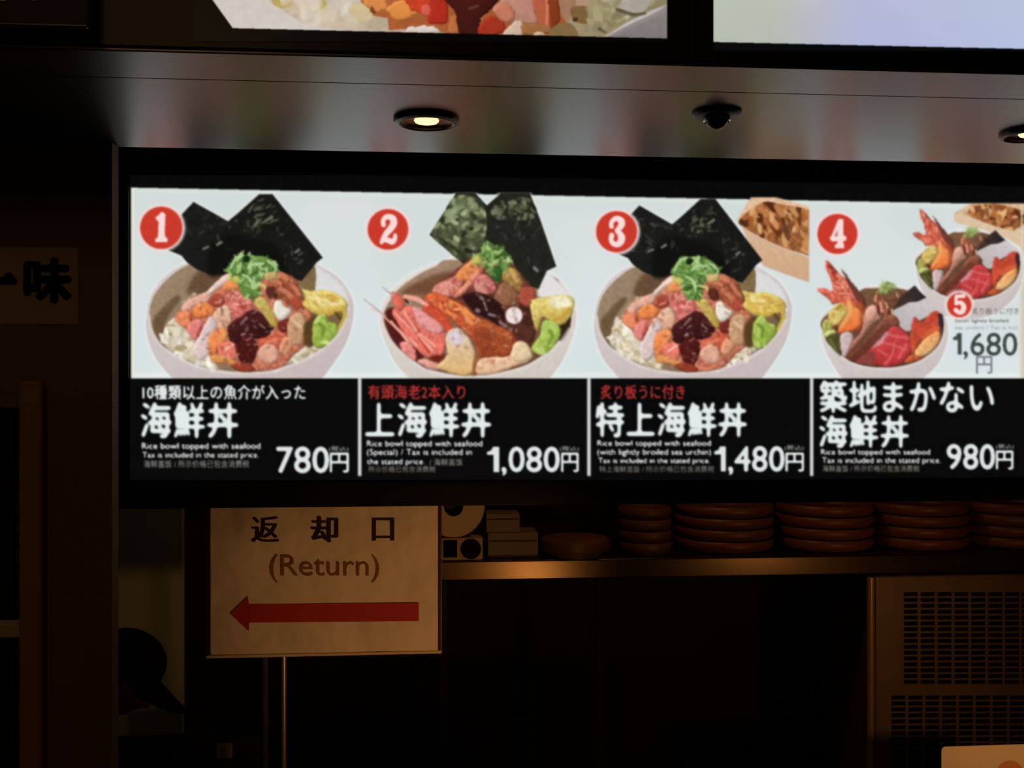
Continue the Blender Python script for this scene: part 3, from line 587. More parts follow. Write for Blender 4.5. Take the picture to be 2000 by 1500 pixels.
C.poly(up, (156,92,48), 80+K_UNI, smooth=False, noise=.2); C.scatter(up, 110, 30, UNI, 80+K_UNI, asp=1.6, ang=70)
C.poly([(1210,270),(1300,340),(1450,415),(1600,475),(1800,545),(1800,735),(1600,670),(1390,592),(1300,480)], (222,182,146), 80+K_UNI, (206,162,124), 80, smooth=False, noise=.03)
s3 = .952; C.T = lambda p: np.asarray(p, float)/3.75*np.array([s3, .98])+np.array([1162-(47)*s3, 738-(388)*.98]); C.k = 3.75/.965
C.clip = (1150, 389, 1580.5, 739.2); seafood_bowl(80); rim(RIM1, 80)
badge(2, 1204.3, 452.6, 39.8, 3, (1150, 400, 13.636))
C.clip = (1585, 394, 2100, 739.2); C.frame(1590, 500, 6.121); slices_bowl(120); RIM4 = [(96,900),(136,1015),(216,1108),(318,1200),(448,1280),(600,1332),(800,1352),(1000,1342),(1205,1290),(1360,1205),(1490,1085),(1555,930)]; rim(RIM4, 120)
C.frame(1570, 380, 4.053)
C.poly([(1190,148),(1320,70),(1760,70),(1760,450),(1700,400),(1550,300),(1190,212)], (216,182,146), 140+K_UNI, smooth=False)
up = [(1285,160),(1325,90),(1500,70),(1760,140),(1760,220),(1660,285),(1500,245),(1370,195)]
C.poly(up, (140,82,44), 140+K_UNI, noise=.2, smooth=False); C.scatter(up, 60, 26, UNI, 140+K_UNI)
C.poly([(1190,150),(1290,168),(1500,250),(1660,292),(1760,248),(1760,440),(1600,345),(1400,272),(1200,222)], (222,192,158), 140+K_UNI, smooth=False, noise=.03)
# second bowl: the same picture, smaller and further up
a4 = lambda p: (np.asarray(p, float)/6.121+np.array([1590-1570, 500-380]))*4.053          # into the dish-4 crop
C.T = lambda p: np.array([1570, 380])+(np.array([890, 125])+(a4(p)-np.array([140, 535]))*np.array([.85, .845]))/4.053; C.k = 6.121/.85
slices_bowl(140); rim(RIM4, 140)
badge(3, 1635.6, 457, 38.6, 4, (1585, 405, 13.636))
badge(3, 1873.6, 596, 23.4, 5, (1840, 570, 8.825), 20)
C.clip = None
edge = (uu[None] > 1994) & (uu[None] < 1997) & pic; C.img[edge] = (222, 214, 190)
# separators and lettering
WHT = (222, 228, 228); GRY = (128, 126, 120)
for us in (702.5, 1150.3, 1585): C.frame(0, 0, 1); C.poly([(us-3.4, 739), (us+3.4, 739), (us+3.4, 929.5), (us-3.4, 929.5)], (212, 212, 214), None, smooth=False, noise=0)
T_ = C.text
def price(d, one, rest, box, yen, tax, k=0, col=WHT, bold=1.9):
    i = d*40+k+K_PRICE; u0, u1, v0, v1, vb = box
    if one:
        h = v1-v0; wd = one; C.frame(0, 0, 1)
        C.poly([(u0+wd*.5, v0), (u0+wd, v0), (u0+wd, v1), (u0+wd*.55, v1), (u0+wd*.55, v0+h*.32), (u0, v0+h*.32), (u0, v0+h*.2), (u0+wd*.34, v0+h*.14)], col, i, smooth=False, noise=0)
        u0 += wd+one*.22
    T_(rest, u0, u1, v0, vb, col, i, bold); T_('円', *yen, col if col is WHT else (122, 122, 134), i, 1.4 if col is WHT else .6)
    if tax: T_('(税込)', *tax, (124, 124, 120), i, .9)
T_('10種類以上の魚介が入った', 279, 597, 752, 781, WHT, K_TAG, 1.2); T_('海鮮丼', 275, 465, 786, 856, (226, 234, 234), K_NAME, 2.9)
T_('Rice bowl topped with seafood', 277.5, 509, 865, 881, (196, 198, 196), K_DESC, 1.05); T_('Tax is included in the stated price.', 278.5, 506, 883, 898, (190, 188, 184), K_DESC, 1.05)
T_('海鲜盖饭 / 所示价格已包含消费税', 281, 487, 899, 914, GRY, K_DESC, .35)
price(0, 0, '780', (541, 642.5, 873, 924, 924), (645, 681, 885, 923), (643, 681, 871, 884))
RED = (168, 46, 44)
T_('有頭海老2本入り', 719, 909, 752, 780, RED, 40+K_TAG, 1.0); T_('上海鮮丼', 714, 959, 786, 855, (226, 234, 234), 40+K_NAME, 2.9)
T_('Rice bowl topped with seafood', 717, 942.5, 860.5, 876, (196, 198, 196), 40+K_DESC, 1.05); T_('(Special) / Tax is included in', 717, 922, 877, 893, (192, 192, 188), 40+K_DESC, 1.05)
T_('the stated price.', 717, 830, 896, 911, (190, 194, 198), 40+K_DESC, 1.05); T_('/ 海鲜盖饭', 839, 904, 896, 910, GRY, 40+K_DESC, .35); T_('所示价格已包含消费税', 720, 851, 910.5, 923, (118, 112, 102), 40+K_DESC, .35)
price(1, 24, ',080', (951, 1093, 873, 922, 930), (1097, 1130, 885, 922), (1094, 1131, 871, 883.5))
T_('炙り板うに付き', 1173, 1338, 752, 780, RED, 80+K_TAG, 1.0); T_('特上海鮮丼', 1164, 1458.5, 786, 854, (226, 234, 234), 80+K_NAME, 2.9)
T_('Rice bowl topped with seafood', 1167, 1388.6, 860, 875, (198, 198, 196), 80+K_DESC, 1.05); T_('(with lightly broiled sea urchin)', 1167, 1389, 877, 892.5, (194, 194, 192), 80+K_DESC, 1.05)
T_('Tax is included in the stated price.', 1169, 1387, 894.5, 908.5, (194, 194, 190), 80+K_DESC, 1.05); T_('特上海鲜盖饭 / 所示价格已包含消费税', 1171, 1395, 910, 923, (112, 108, 102), 80+K_DESC, .35)
price(2, 23, ',480', (1395, 1532, 872, 921, 929), (1535, 1570, 885, 921), (1533, 1570, 869, 882))
T_('築地まかない', 1601, 1941, 743, 807, (226, 234, 234), 120+K_NAME, 2.7); T_('海鮮丼', 1600, 1775, 811, 875, (226, 234, 234), 120+K_NAME, 2.7)
T_('Rice bowl topped with seafood', 1604, 1817, 877.5, 892, (198, 194, 196), 120+K_DESC, 1.05); T_('Tax is included in the stated price.', 1606, 1838, 893.5, 908.5, (192, 188, 188), 120+K_DESC, 1.05)
T_('海鲜盖饭 / 所示价格已包含消费税', 1607, 1796, 909, 922, (124, 120, 112), 120+K_DESC, .35)
price(3, 0, '980', (1850, 1943, 868, 917, 917), (1946, 1979, 881, 917), (1946, 1980, 867, 879))
T_('炙り板うに付き', 1899, 1990, 601.5, 614.5, (92, 88, 82), 140+K_TAG, .2, .85)
T_('(with lightly broiled', 1866, 1970, 623, 632, (96, 92, 86), 140+K_DESC, .35, .85); T_('sea urchin) / Tax is incl.', 1865.5, 1989.6, 636.5, 646, (150, 154, 154), 140+K_DESC, .35, .8)
price(3, 17, ',680', (1861.5, 1987, 650.5, 693, 702), (1907, 1938, 696, 730), None, 20, (64, 72, 70), .7)
C.finish(1.45, .92)

menu = empty('menu_board', tuple(PY(1100, 640, YM)), 'long backlit seafood bowl menu board under the ceiling lights, dishes numbered 1 to 5', 'menu board')
NAMES = {K_BOWL: 'bowl_picture', K_NORI: 'seaweed_picture', K_FOOD: 'seafood_picture', K_GREEN: 'scallion_picture', K_GINGER: 'ginger_picture', K_WASABI: 'wasabi_picture', K_BADGE: 'number_badge',
         K_TAG: 'tagline_lettering', K_NAME: 'dish_name_lettering', K_DESC: 'description_lettering', K_PRICE: 'price_lettering', K_UNI: 'sea_urchin_picture', K_RICE: 'rice_picture', K_SHRIMP: 'prawn_picture'}
names = {}
for d in range(4):
    names[d*40] = ('dish_panel', menu)
    for e in (0, 20):
        for k in NAMES: names[d*40+e+k] = (NAMES[k], d*40)
po = C.meshes(YM-.0015, names)
for d, t in enumerate(('dish panel numbered 1, priced 780', 'dish panel numbered 2 with prawns, priced 1,080', 'dish panel numbered 3 with a sea urchin box, priced 1,480', 'dish panel numbered 4 and 5, priced 980 and 1,680')):
    po[d*40]['label'] = t
for (d, n) in ((0, 1), (1, 2), (2, 3), (3, 4)): po[d*40+K_BADGE]['label'] = 'red disc with a white number %d' % n
po[140+K_BADGE]['label'] = 'small red disc with a white number 5'
po[40+K_TAG]['label'] = po[80+K_TAG]['label'] = 'red tagline lettering'
M_BLACK = mat('black_board', (.009, .009, .012), .5, spec=.2)
mb = MB(); zt = Z(1000, 300, YM)
zs = H+.5165                             # height of the soffit
z0 = Z(1000, 986, YM)
mb.box((X(216, YM), YM, z0), (X(2100, YM), YM+.11, zs+.16), .006).build('cabinet', M_BLACK, menu)
mb = MB(); mb.box((X(216, YM), YM-.012, z0), (X(2100, YM), YM-.0005, Z(1000, 938.5, YM)-.001), .003); mb.box((X(216, YM), YM-.012, Z(1000, 348, YM)), (X(2100, YM), YM-.0005, zs+.16), .003)
mb.box((X(216, YM), YM-.012, Z(1000, 938.5, YM)-.001), (X(253.5, YM), YM-.0005, Z(1000, 348, YM)), .003).build('bezel', M_BLACK, menu)
# ------------------------------------------------------------------ ceiling with its lamps, fascia and upper screens
M_SOFFIT = mat('satin_soffit', (.03, .028, .027), .315, spec=.85, nscale=3, namt=.1)
M_DARK = mat('dark_paint', (.012, .010, .008), .6, spec=.25, nscale=6, namt=.2)
YF = 1.63
YE = float(PZ(1000, 301.5, zs)[1])       # back edge of the ceiling board
xl, xr = X(-500, 2.2), X(2600, 2.2)
YG = float(PZ(1000, 169.5, zs)[1])       # the joint between the two ceiling boards
struct(MB().box((xl, YG+.002, zs), (xr, YE, zs+.03), .002).build('ceiling', M_SOFFIT))
struct(MB().box((xl, YF, zs-.001), (xr, YG-.002, zs+.03), .002).build('trim_1', M_SOFFIT))
struct(MB().box((xl, YF+.03, zs+.0305), (xr, YE, zs+.05)).build('ceiling_upper', M_DARK))
struct(MB().box((xl, YF+.025, zs+.05), (xr, YF+.15, H+1.6)).build('wall_front', M_DARK))
struct(MB().box((xl, YM+.135, zs+.3), (xr+1, 4.6, zs+.35)).build('ceiling_kitchen', mat('kitchen_ceiling', (.05, .045, .04), .8, nscale=4, namt=.1)))

M_BROWN = mat('bronze_trim', (.03, .022, .016), .35, .6)
M_BULB = mat('lamp_glow', (1, .8, .5), .5, emit=(1, .62, .26), estr=2.2)
M_REFL = mat('amber_reflector', (.16, .07, .02), .35, .8)
def downlight(u, v, wpx, label):
    p = PZ(u, v, zs); d = float(np.dot(p-EYE, FWD)); r = wpx*d/F/2
    t = empty('downlight', (p[0], p[1], p[2]), label, 'ceiling light', 'downlights in the ceiling')
    c = tuple(p)
    MB().lathe([(r*.80, .000), (r, .000), (r*1.01, -.004), (r*.97, -.009), (r*.84, -.0115), (r*.79, -.009), (r*.80, .000)], c, 56, cap=False).build('trim_ring', M_BROWN, t, True)
    MB().lathe([(r*.79, -.006), (r*.74, -.003), (r*.55, -.0012), (r*.2, -.0006)], c, 48, cap=False).build('reflector', M_REFL, t, True)
    MB().lathe([(.001, -.0105), (r*.2, -.0098), (r*.34, -.0072), (r*.38, -.004), (r*.36, -.0012)], (c[0], c[1], c[2]), 32).build('bulb', M_BULB, t, True)
    return t
downlight(833, 232, 128, 'glowing amber downlight in the ceiling above the dish numbered 2')
downlight(2012, 258, 112, 'glowing amber downlight cut off by the right edge of the photo')
p = PZ(1400, 219, zs); r = 96*float(np.dot(p-EYE, FWD))/F/2; c = tuple(p)
t = empty('ceiling_camera', c, 'unlit dark dome camera in the ceiling above the dish numbered 3', 'camera')
MB().lathe([(r*.5, 0), (r, 0), (r*1.0, -.004), (r*.9, -.0085), (r*.5, -.010)], c, 56, cap=False).build('mount_ring', mat('dark_mount', (.02, .017, .015), .5), t, True)
R2 = r*.5
MB().lathe([(R2*math.cos(a), -.009-R2*1.05*math.sin(a)) for a in np.linspace(0, math.pi/2-.02, 12)], c, 40).build('dome', mat('smoked_dome', (.022, .018, .016), .3, spec=.3), t, True)
MB().lathe([(R2*1.0, -.010), (R2*1.1, -.012), (R2*1.1, -.017), (R2*1.0, -.019)], c, 48, cap=False).build('chrome_ring', mat('chrome', (.5, .5, .5), .2, 1), t, True)

# upper left screen: close-up of a rice bowl, the lit picture runs on above the photograph
YS = YF-.006
K_ = dict(side=1, rice=2, food=3)
U = Canvas(380, -130, 1306, 82, (6, 6, 5), 9); C = U
def low(u): return 55+(u-455)*.0236
C.frame(400, 0, 4.2553)
C.jag = 1.3; P = lambda *a, **k: C.poly(*a, **{'noise': .035, 'nsc': 9, **k})
P([(-250,-520),(64,0),(232,235),(260,420),(3880,420),(3880,-560)], (206,196,186), 1, (210,203,203), 60, noise=.02, smooth=False)
P([(300,-400),(480,-60),(560,30),(640,80),(700,120),(800,185),(900,215),(1060,240),(1400,262),(1800,280),(2400,310),(3300,320),(3500,190),(3700,90),(3870,30),(3870,-560),(300,-560)], (204,186,166), 2, (150,136,100), 0, noise=.05, smooth=False, soft=1.5)
P([(560,20),(640,70),(740,30),(740,-60),(600,-60)], (186,164,98), 2); P([(850,180),(905,190),(1010,170),(1025,150),(1000,120),(1040,60),(1050,-30),(960,-20),(930,40),(880,80)], (190,168,98), 2, noise=.1)
C.scatter([(700,-100),(1300,-100),(1350,200),(1000,230),(800,180),(640,60)], 60, 60, [(212,198,182),(204,186,160),(216,206,194)], 2, a=.5, soft=2)
P([(1190,60),(1330,30),(1400,110),(1350,180),(1250,170)], (206,186,146), 2, soft=2)
f = 3
P([(1290,-60),(1300,20),(1370,70),(1400,130),(1520,150),(1530,250),(1700,240),(1980,270),(2200,300),(2640,300),(3000,310),(3010,60),(2870,-80)], (170,92,50), f, noise=.06, smooth=False)
P([(1310,-60),(1480,-60),(1520,50),(1500,90),(1420,100),(1370,70),(1330,30)], (218,136,76), f); P([(1380,70),(1410,75),(1405,105),(1380,95)], (130,64,26), f)
P([(1510,70),(1580,20),(1700,-20),(1800,60),(1790,110),(1700,150),(1620,175),(1560,150)], (226,146,74), f, (214,132,62), 90)
P([(1640,-60),(1860,-60),(1880,60),(1820,110),(1740,100),(1690,40)], (200,66,38), f); P([(1800,60),(1860,40),(1900,120),(1850,140),(1800,110)], (210,92,76), f)
P([(1860,-60),(2010,-60),(2010,180),(1900,200),(1850,160),(1880,60)], (176,46,32), f)
P([(1700,230),(1880,210),(1960,270),(1860,285),(1660,280)], (214,200,190), f)
P([(2030,190),(2060,120),(2100,130),(2130,250),(2070,290),(2020,270)], (186,108,62), f)
P([(1960,-80),(2440,-80),(2400,60),(2310,140),(2280,220),(2260,310),(2130,310),(2090,140),(2040,40)], (76,26,22), f, (62,22,20), 60, noise=.06)
C.stroke([(2200,70,8),(2270,50,6)], (110,70,70), f, soft=2)
P([(2270,240),(2340,150),(2400,130),(2480,190),(2490,270),(2300,300)], (166,52,34), f)
P([(2390,95),(2440,20),(2560,-60),(2780,-80),(2770,190),(2660,200),(2530,180),(2460,130)], (196,140,120), f, (186,132,112), 60, noise=.05); P([(2400,100),(2450,30),(2560,60),(2570,170),(2490,180)], (202,124,98), f)
P([(2720,0),(2780,-70),(2900,-70),(2880,200),(2850,250),(2770,190)], (186,96,66), f); C.stroke([(2840,-40,14),(2850,90,14),(2840,200,10)], (214,130,96), f, soft=2)
P([(2860,10),(2930,0),(2950,180),(2880,230)], (138,60,32), f)
P([(2470,290),(2600,170),(2640,190),(2640,300)], (214,184,162), f); P([(2640,200),(2850,210),(2860,280),(2660,290)], (160,106,62), f); P([(2760,262),(2850,300),(2740,300)], (220,192,160), f)
P([(2950,-60),(3100,-60),(3070,90),(3010,180),(2960,100)], (168,124,96), 2); P([(3100,-60),(3210,-60),(3160,80),(3090,40)], (186,150,124), 2)
P([(3050,60),(3200,60),(3240,150),(3160,200),(3060,160)], (132,100,62), 2); P([(3060,150),(3100,145),(3090,180),(3060,175)], (80,52,24), 2)
P([(2870,300),(2900,220),(3030,190),(3100,300)], (136,108,70), 2); P([(3200,60),(3380,40),(3460,140),(3300,250),(3200,200)], (158,148,108), 2)
C.scatter([(3200,-80),(3800,-80),(3640,100),(3400,240),(3200,240)], 40, 50, [(170,160,124),(150,140,108),(182,174,148),(166,152,112)], 2, a=.7, soft=1.5)
P([(3420,60),(3560,-20),(3700,-60),(3680,60),(3580,120),(3480,80)], (182,172,160), 2); C.stroke([(3430,80,14),(3560,120,14),(3660,110,10)], (96,86,60), 2, soft=2)
C.stroke([(3280,240,14),(3330,270,8)], (96,88,60), 2, soft=2)
P([(3300,330),(3560,190),(3700,130),(3790,80),(3880,20),(3880,340)], (150,142,140), 1, (136,128,128), 90, smooth=False, noise=.03)
C.stroke([(3340,310,8),(3600,190,12),(3760,110,12),(3880,40,10)], (160,152,146), 1, soft=4)
uu = C.u0+np.arange(C.W)*FINE; vv = C.v0+np.arange(C.H)*FINE
dk = (vv[:, None] > low(uu)[None]) | (uu[None] > 1303)
C.img[dk] = (6, 6, 5); C.id[dk] = 0
g_ = np.clip((uu-700)/600, 0, 1)[None, :, None]; C.img *= 1-.08*g_
C.finish(.9)
s1 = empty('display_screen', tuple(PY(850, -60, YS)), 'left upper screen showing a close-up of a rice bowl with seafood', 'screen', 'upper screens over the ceiling edge')
os_ = C.meshes(YS-.0012, {0: ('screen_panel', s1), 1: ('bowl_picture', 0), 2: ('rice_picture', 0), 3: ('seafood_picture', 0)})
M_BEZEL = mat('black_bezel', (.02, .02, .022), .4, spec=.3)
za = Z(1000, -900, YS); zb = zs+.004
MB().box((X(150, YS), YS, zb), (X(1347, YS), YS+.028, za), .003).build('bezel', M_BEZEL, s1)
# upper right screen: pale plain picture
C = Canvas(1393, -130, 2120, 100, (8, 8, 10), 3)
uu = C.u0+np.arange(C.W)*FINE; vv = C.v0+np.arange(C.H)*FINE
lit = (vv[:, None] < 82+(uu[None]-1393)*.0222) & (uu[None] > 1393.5)
A = np.array([184, 189, 176.]); B_ = np.array([182, 186, 218.]); D_ = np.array([182, 194, 222.])
t1 = np.clip((uu-1470)/230, 0, 1)[None, :, None]; t1 = t1*t1*(3-2*t1); t2 = np.clip((uu-1750)/250, 0, 1)[None, :, None]
c_ = A*(1-t1)+(B_*(1-t2)+D_*t2)*t1+(vv[:, None, None]-40)/40*np.array([-1, -1.5, 1.]) + C.noise(60)[..., None]*2.5
C.img[lit] = np.broadcast_to(c_, C.img.shape)[lit]; C.id[lit] = 1
C.finish(.9)
s2 = empty('display_screen', tuple(PY(1700, -60, YS)), 'right upper screen glowing plain pale blue', 'screen', 'upper screens over the ceiling edge')
C.meshes(YS-.0012, {0: ('screen_panel', s2), 1: ('pale_picture', 0)})
MB().box((X(1349, YS), YS, zb), (X(2330, YS), YS+.028, za), .003).build('bezel', M_BEZEL, s2)
# dark board at the upper left
YB = 1.58
b = empty('hanging_signboard', tuple(PY(40, 0, YB)), 'dim olive brown signboard hanging at the upper left corner', 'signboard')
ubox(-420, 172, -420, 44, YB, YB+.035, .003).build('board', mat('olive_board', (.016, .013, .007), .6, nscale=9, namt=.3), b)
ubox(-420, 171, 38, 45.5, YB-.008, YB-.0005, .002).build('edge_reflection', mat('painted_reflection', (.06, .055, .045), .3, .4, nscale=8, namt=.3), b)  # added paler strip, stands in for the reflection along the board's bottom edge
M_CREAM = mat('cream_paint', (.75, .68, .5), .5)
mb = MB(); ubox(-12, 11, -60, 2, YB-.004, YB-.0004, .001, mb); ubox(62, 72, -60, 1, YB-.004, YB-.0004, .001, mb); mb.build('lettering', M_CREAM, b)

# ------------------------------------------------------------------ left wall with its opening, post, shelf and paper sign
M_WALL = mat('brown_wall', (.20, .125, .06), .7, spec=.2, nscale=4, namt=.15)
YW = 2.24
uR = 219
zt = zs-.003; zo = Z(40, 796, YW)
struct(MB().box((xl, YW, zo), (X(uR, YW), YW+.045, zt)).build('wall_left', M_WALL))
struct(MB().box((X(92, YW), YW, 0), (X(uR, YW), YW+.045, zo-.0005)).build('wall_left_pier', M_WALL))
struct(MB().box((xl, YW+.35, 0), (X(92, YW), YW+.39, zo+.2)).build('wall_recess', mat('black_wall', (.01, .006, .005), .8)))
t = struct(MB().box((X(46, YW), YW-.03, 0), (X(91, YW), YW+.1, Z(68, 742, YW)), .008).build('trim_2', mat('oak_post', (.36, .2, .07), .55, nscale=3, namt=.25, stretch=(6, 6, .6))))
sh = empty('wall_shelf', tuple(PY(10, 1232, YW+.03)), 'pale shelf board in the dark opening at the left edge', 'shelf')
MB().box((xl+.2, YW+.02, Z(20, 1246, YW+.02)), (X(45, YW+.02), YW+.06, Z(20, 1219, YW+.02)), .003).build('board', mat('pale_board', (.65, .48, .28), .5, nscale=5, namt=.12), sh)
ps = empty('paper_sign', tuple(PY(40, 560, YW)), 'dim paper sign with heavy black brush lettering on the left wall', 'sign')
ubox(-330, 152, 481, 632, YW-.002, YW-.0003, 0).build('paper', mat('aged_paper', (.42, .31, .17), .8, nscale=20, namt=.06), ps)
M_INK = mat('black_ink', (.004, .003, .003), .9, spec=.1)
def lettering(body, u0, u1, v0, v1, Y, m, parent, name='lettering', grow=(), stretch=None):
    me = glyph_mesh(body); n = len(me.vertices); v = np.empty(n*3); me.vertices.foreach_get('co', v); v = v.reshape(-1, 3)[:, :2]
    lo, hi = v.min(0), v.max(0); q = (v-lo)/(hi-lo); um = (u0+u1)/2
    bm = bmesh.new()
    for k, (du, dv) in enumerate(((0, 0),)+tuple(grow)):
        P = PY(u0+q[:, 0]*(u1-u0)+du, v1-q[:, 1]*(v1-v0)+dv, Y-.00003*k)
        vs = [bm.verts.new(x) for x in P]
        for f in me.polygons:
            try: bm.faces.new([vs[i] for i in f.vertices])
            except ValueError: pass
    o = bpy.data.meshes.new(name); bm.to_mesh(o); bm.free(); bpy.data.meshes.remove(me)
    return link(name, o, m, parent)
fat = lambda r: tuple((r*math.cos(a), r*math.sin(a)) for a in np.arange(8)*math.pi/4)
lettering('味', 50, 136, 507, 588, YW-.0028, M_INK, ps, 'lettering', fat(4.5))
MB().prism([PY(u, v, YW-.003)[[0, 2]] for u, v in ((-60, 548), (-10, 545), (6, 540), (14, 532), (22, 533), (34, 548), (33, 554), (26, 556), (-10, 556), (-60, 560))], YW-.0032, YW-.0028).build('lettering', M_INK, ps)

# ------------------------------------------------------------------ kitchen shell
M_BACK = mat('dark_kitchen_wall', (.018, .014, .010), .8, spec=.1, nscale=3, namt=.2)
struct(MB().box((xl, 4.55, 0), (xr+1, 4.6, zs+.3)).build('wall_back', M_BACK))
struct(MB().box((xr+.95, YM+.2, 0), (xr+1, 4.55, zs+.3)).build('wall_right', M_BACK))
struct(MB().box((xl-.5, -2, -.05), (xr+1.2, 4.6, 0)).build('floor', mat('dark_floor', (.03, .026, .022), .6, nscale=2, namt=.2)))
YP = 3.78
struct(MB().box((xl, YP, Z(290, 1436, YP)), (X(355, YP), YP+.04, zs+.25)).build('wall_partition', mat('partition_paint', (.29, .36, .29), .7, spec=.2, nscale=2, namt=.15)))
struct(MB().box((xl, YP-.02, 0), (X(400, YP), YP+.05, Z(290, 1437, YP))).build('wall_partition_base', M_DARK))
struct(MB().box((X(513, 3.45), 3.45, 0), (X(522, 3.45), 3.475, zs+.25), .004).build('trim_3', mat('dull_strip', (.06, .05, .035), .5)))
sw = empty('switch_plate', tuple(PY(438, 1467, 3.4)), 'small pale grey plate low between the cap and the sign pole', 'switch')
YC = 3.4
struct(MB().box((X(370, YC), YC, 0), (X(505, YC), YC+.2, Z(440, 1440, YC)), .004).build('wall_stub', M_DARK))
ubox(423, 453, 1453, 1482, YC-.009, YC-.0005, .002).build('plate', mat('grey_plate', (.2, .2, .2), .4), sw)
ubox(433, 443, 1460, 1475, YC-.013, YC-.0095, .001).build('rocker', mat('grey_rocker', (.16, .16, .16), .4), sw)

# ------------------------------------------------------------------ return sign on its pole
YR = 3.05
sg = empty('return_sign', (float(PY(554, 750, YR+.02)[0]), YR+.02, 0), 'cream paper return sign with a red arrow, on a thin pole under the menu board', 'sign')
z1 = Z(630, 1277, YR); z2 = Z(630, 962, YR); x0, x1 = X(411, YR), X(860, YR)
M_FR = mat('sign_frame', (.055, .035, .02), .3, .5)
mb = MB()
mb.box((x0-.016, YR-.005, z1-.004), (x0, YR+.012, z2), .003); mb.box((x1-.005, YR-.005, z1-.004), (x1+.004, YR+.012, z2), .002)
mb.box((x0-.016, YR-.005, z2), (x1+.004, YR+.012, z2+.012), .003); mb.box((x0, YR+.003, z1-.004), (x1-.005, YR+.012, z2))
mb.build('frame', M_FR, sg)
MB().tube([(x0-.01, YR-.004, z1-.001), (x1+.004, YR-.004, z1-.001)], .0045).build('lower_sleeve', mat('clear_sleeve', (.75, .6, .42), .12, spec=.9), sg, True)
nx, nz = 90, 60; bm = bmesh.new(); gr = []
rp = np.random.RandomState(4)
for j in range(nz+1):
    row = []
    for i in range(nx+1):
        a, b_ = i/nx, j/nz
        y = .0016*math.sin(9*a+4*b_+1)+.0013*math.sin(5*a-11*b_)+.0009*math.sin(17*a+13*b_+2)
        row.append(bm.verts.new((x0+.001+(x1-x0-.008)*a, YR-.0015+y*.6, z1+.003+(z2-z1-.004)*b_)))
    gr.append(row)
for j in range(nz):
    for i in range(nx): bm.faces.new((gr[j][i], gr[j][i+1], gr[j+1][i+1], gr[j+1][i]))
mb = MB(); mb.bm.free(); mb.bm = bm
mb.build('paper', mat('creased_paper', (.74, .70, .60), .55, spec=.35, bump=1, bscale=3.4, bdist=.055, nscale=5, namt=.05), sg, True)
YL = YR-.0046
M_BRN = mat('brown_print', (.24, .11, .04), .8); M_BLK = mat('black_print', (.022, .010, .007), .8); M_REDP = mat('red_print', (.42, .022, .018), .7)
th = ((1.4, 0), (-1.4, 0), (2.2, 0), (.7, 0), (-.7, 0))
lettering('返', 492, 543, 1009, 1059, YL, M_BLK, sg, 'lettering', th); lettering('却', 609, 659, 1009, 1059, YL, M_BLK, sg, 'lettering', th); lettering('口', 728, 768, 1012, 1056, YL, M_BLK, sg, 'lettering', th)
lettering('(Return)', 527, 741, 1083, 1138, YL, M_BRN, sg)
MB().prism([PY(u, v, YL)[[0, 2]] for u, v in ((449, 1198), (484, 1164), (486, 1180), (818, 1177), (818, 1213), (487, 1216), (486, 1233))], YL-.0004, YL).build('arrow', M_REDP, sg)
xp = float(PY(554, 1400, YR+.02)[0])
MB().tube([(xp, YR+.022, .02), (xp, YR+.022, z1+.1)], .0078, 16).build('pole', mat('brushed_pole', (.42, .36, .28), .35, .7), sg, True)
MB().lathe([(.16, 0), (.16, .012), (.15, .018), (.02, .024), (.012, .05)], (xp, YR+.022, 0), 40).build('base', M_FR, sg, True)

# ------------------------------------------------------------------ shelf with crockery
YH = 3.6
M_METAL = mat('brown_steel', (.075, .056, .034), .25, .85, nscale=3, namt=.15, stretch=(1, 8, 8))
xs0, xs1 = X(845, YH), X(2330, YH)
zh = Z(1280, 1090, YH); zl = Z(1280, 1129, YH)
sf = empty('crockery_shelf', (xs0+.3, YH+.2, zl), 'long brown steel shelf holding the tray stacks behind the menu board', 'shelf')
MB().box((xs0, YH, zl), (xs1, YH+.46, zh), .006).build('shelf_board', M_METAL, sf)
for x in (xs0+.03, X(1200, YH), xs1-.05): MB().box((x, YH+.40, 0), (x+.03, YH+.43, zl-.001), .003).build('leg', M_DARK, sf)
M_TRAY = mat('red_brown_lacquer', (.135, .05, .028), .45, spec=.4, nscale=7, namt=.25)
M_TRAY2 = mat('umber_lacquer', (.105, .05, .03), .48, spec=.5, nscale=7, namt=.25)
def tray_mesh(R, h):
    mb = MB(); mb.lathe([(R*.84, 0), (R*.86, .0035), (R*.93, .0065), (R*.985, h*.36), (R, h*.62), (R*.995, h*.86), (R*.97, h*.985), (R*.95, h*.99), (R*.93, h*.8), (R*.9, h*.45), (R*.4, h*.38)], n=64)
    return mb
BANDS = [(1207, 1310, 'narrow leftmost tray stack', M_TRAY2), (1321, 1506, 'widest tray stack', M_TRAY), (1519, 1699, 'third stack from the left', M_TRAY), (1705, 1881, 'fourth stack from the left', M_TRAY), (1887, 2060, 'tray stack cut off at the right', M_TRAY)]
TIER = ['bottom tray', 'second tray up', 'third tray up', 'fourth tray up']
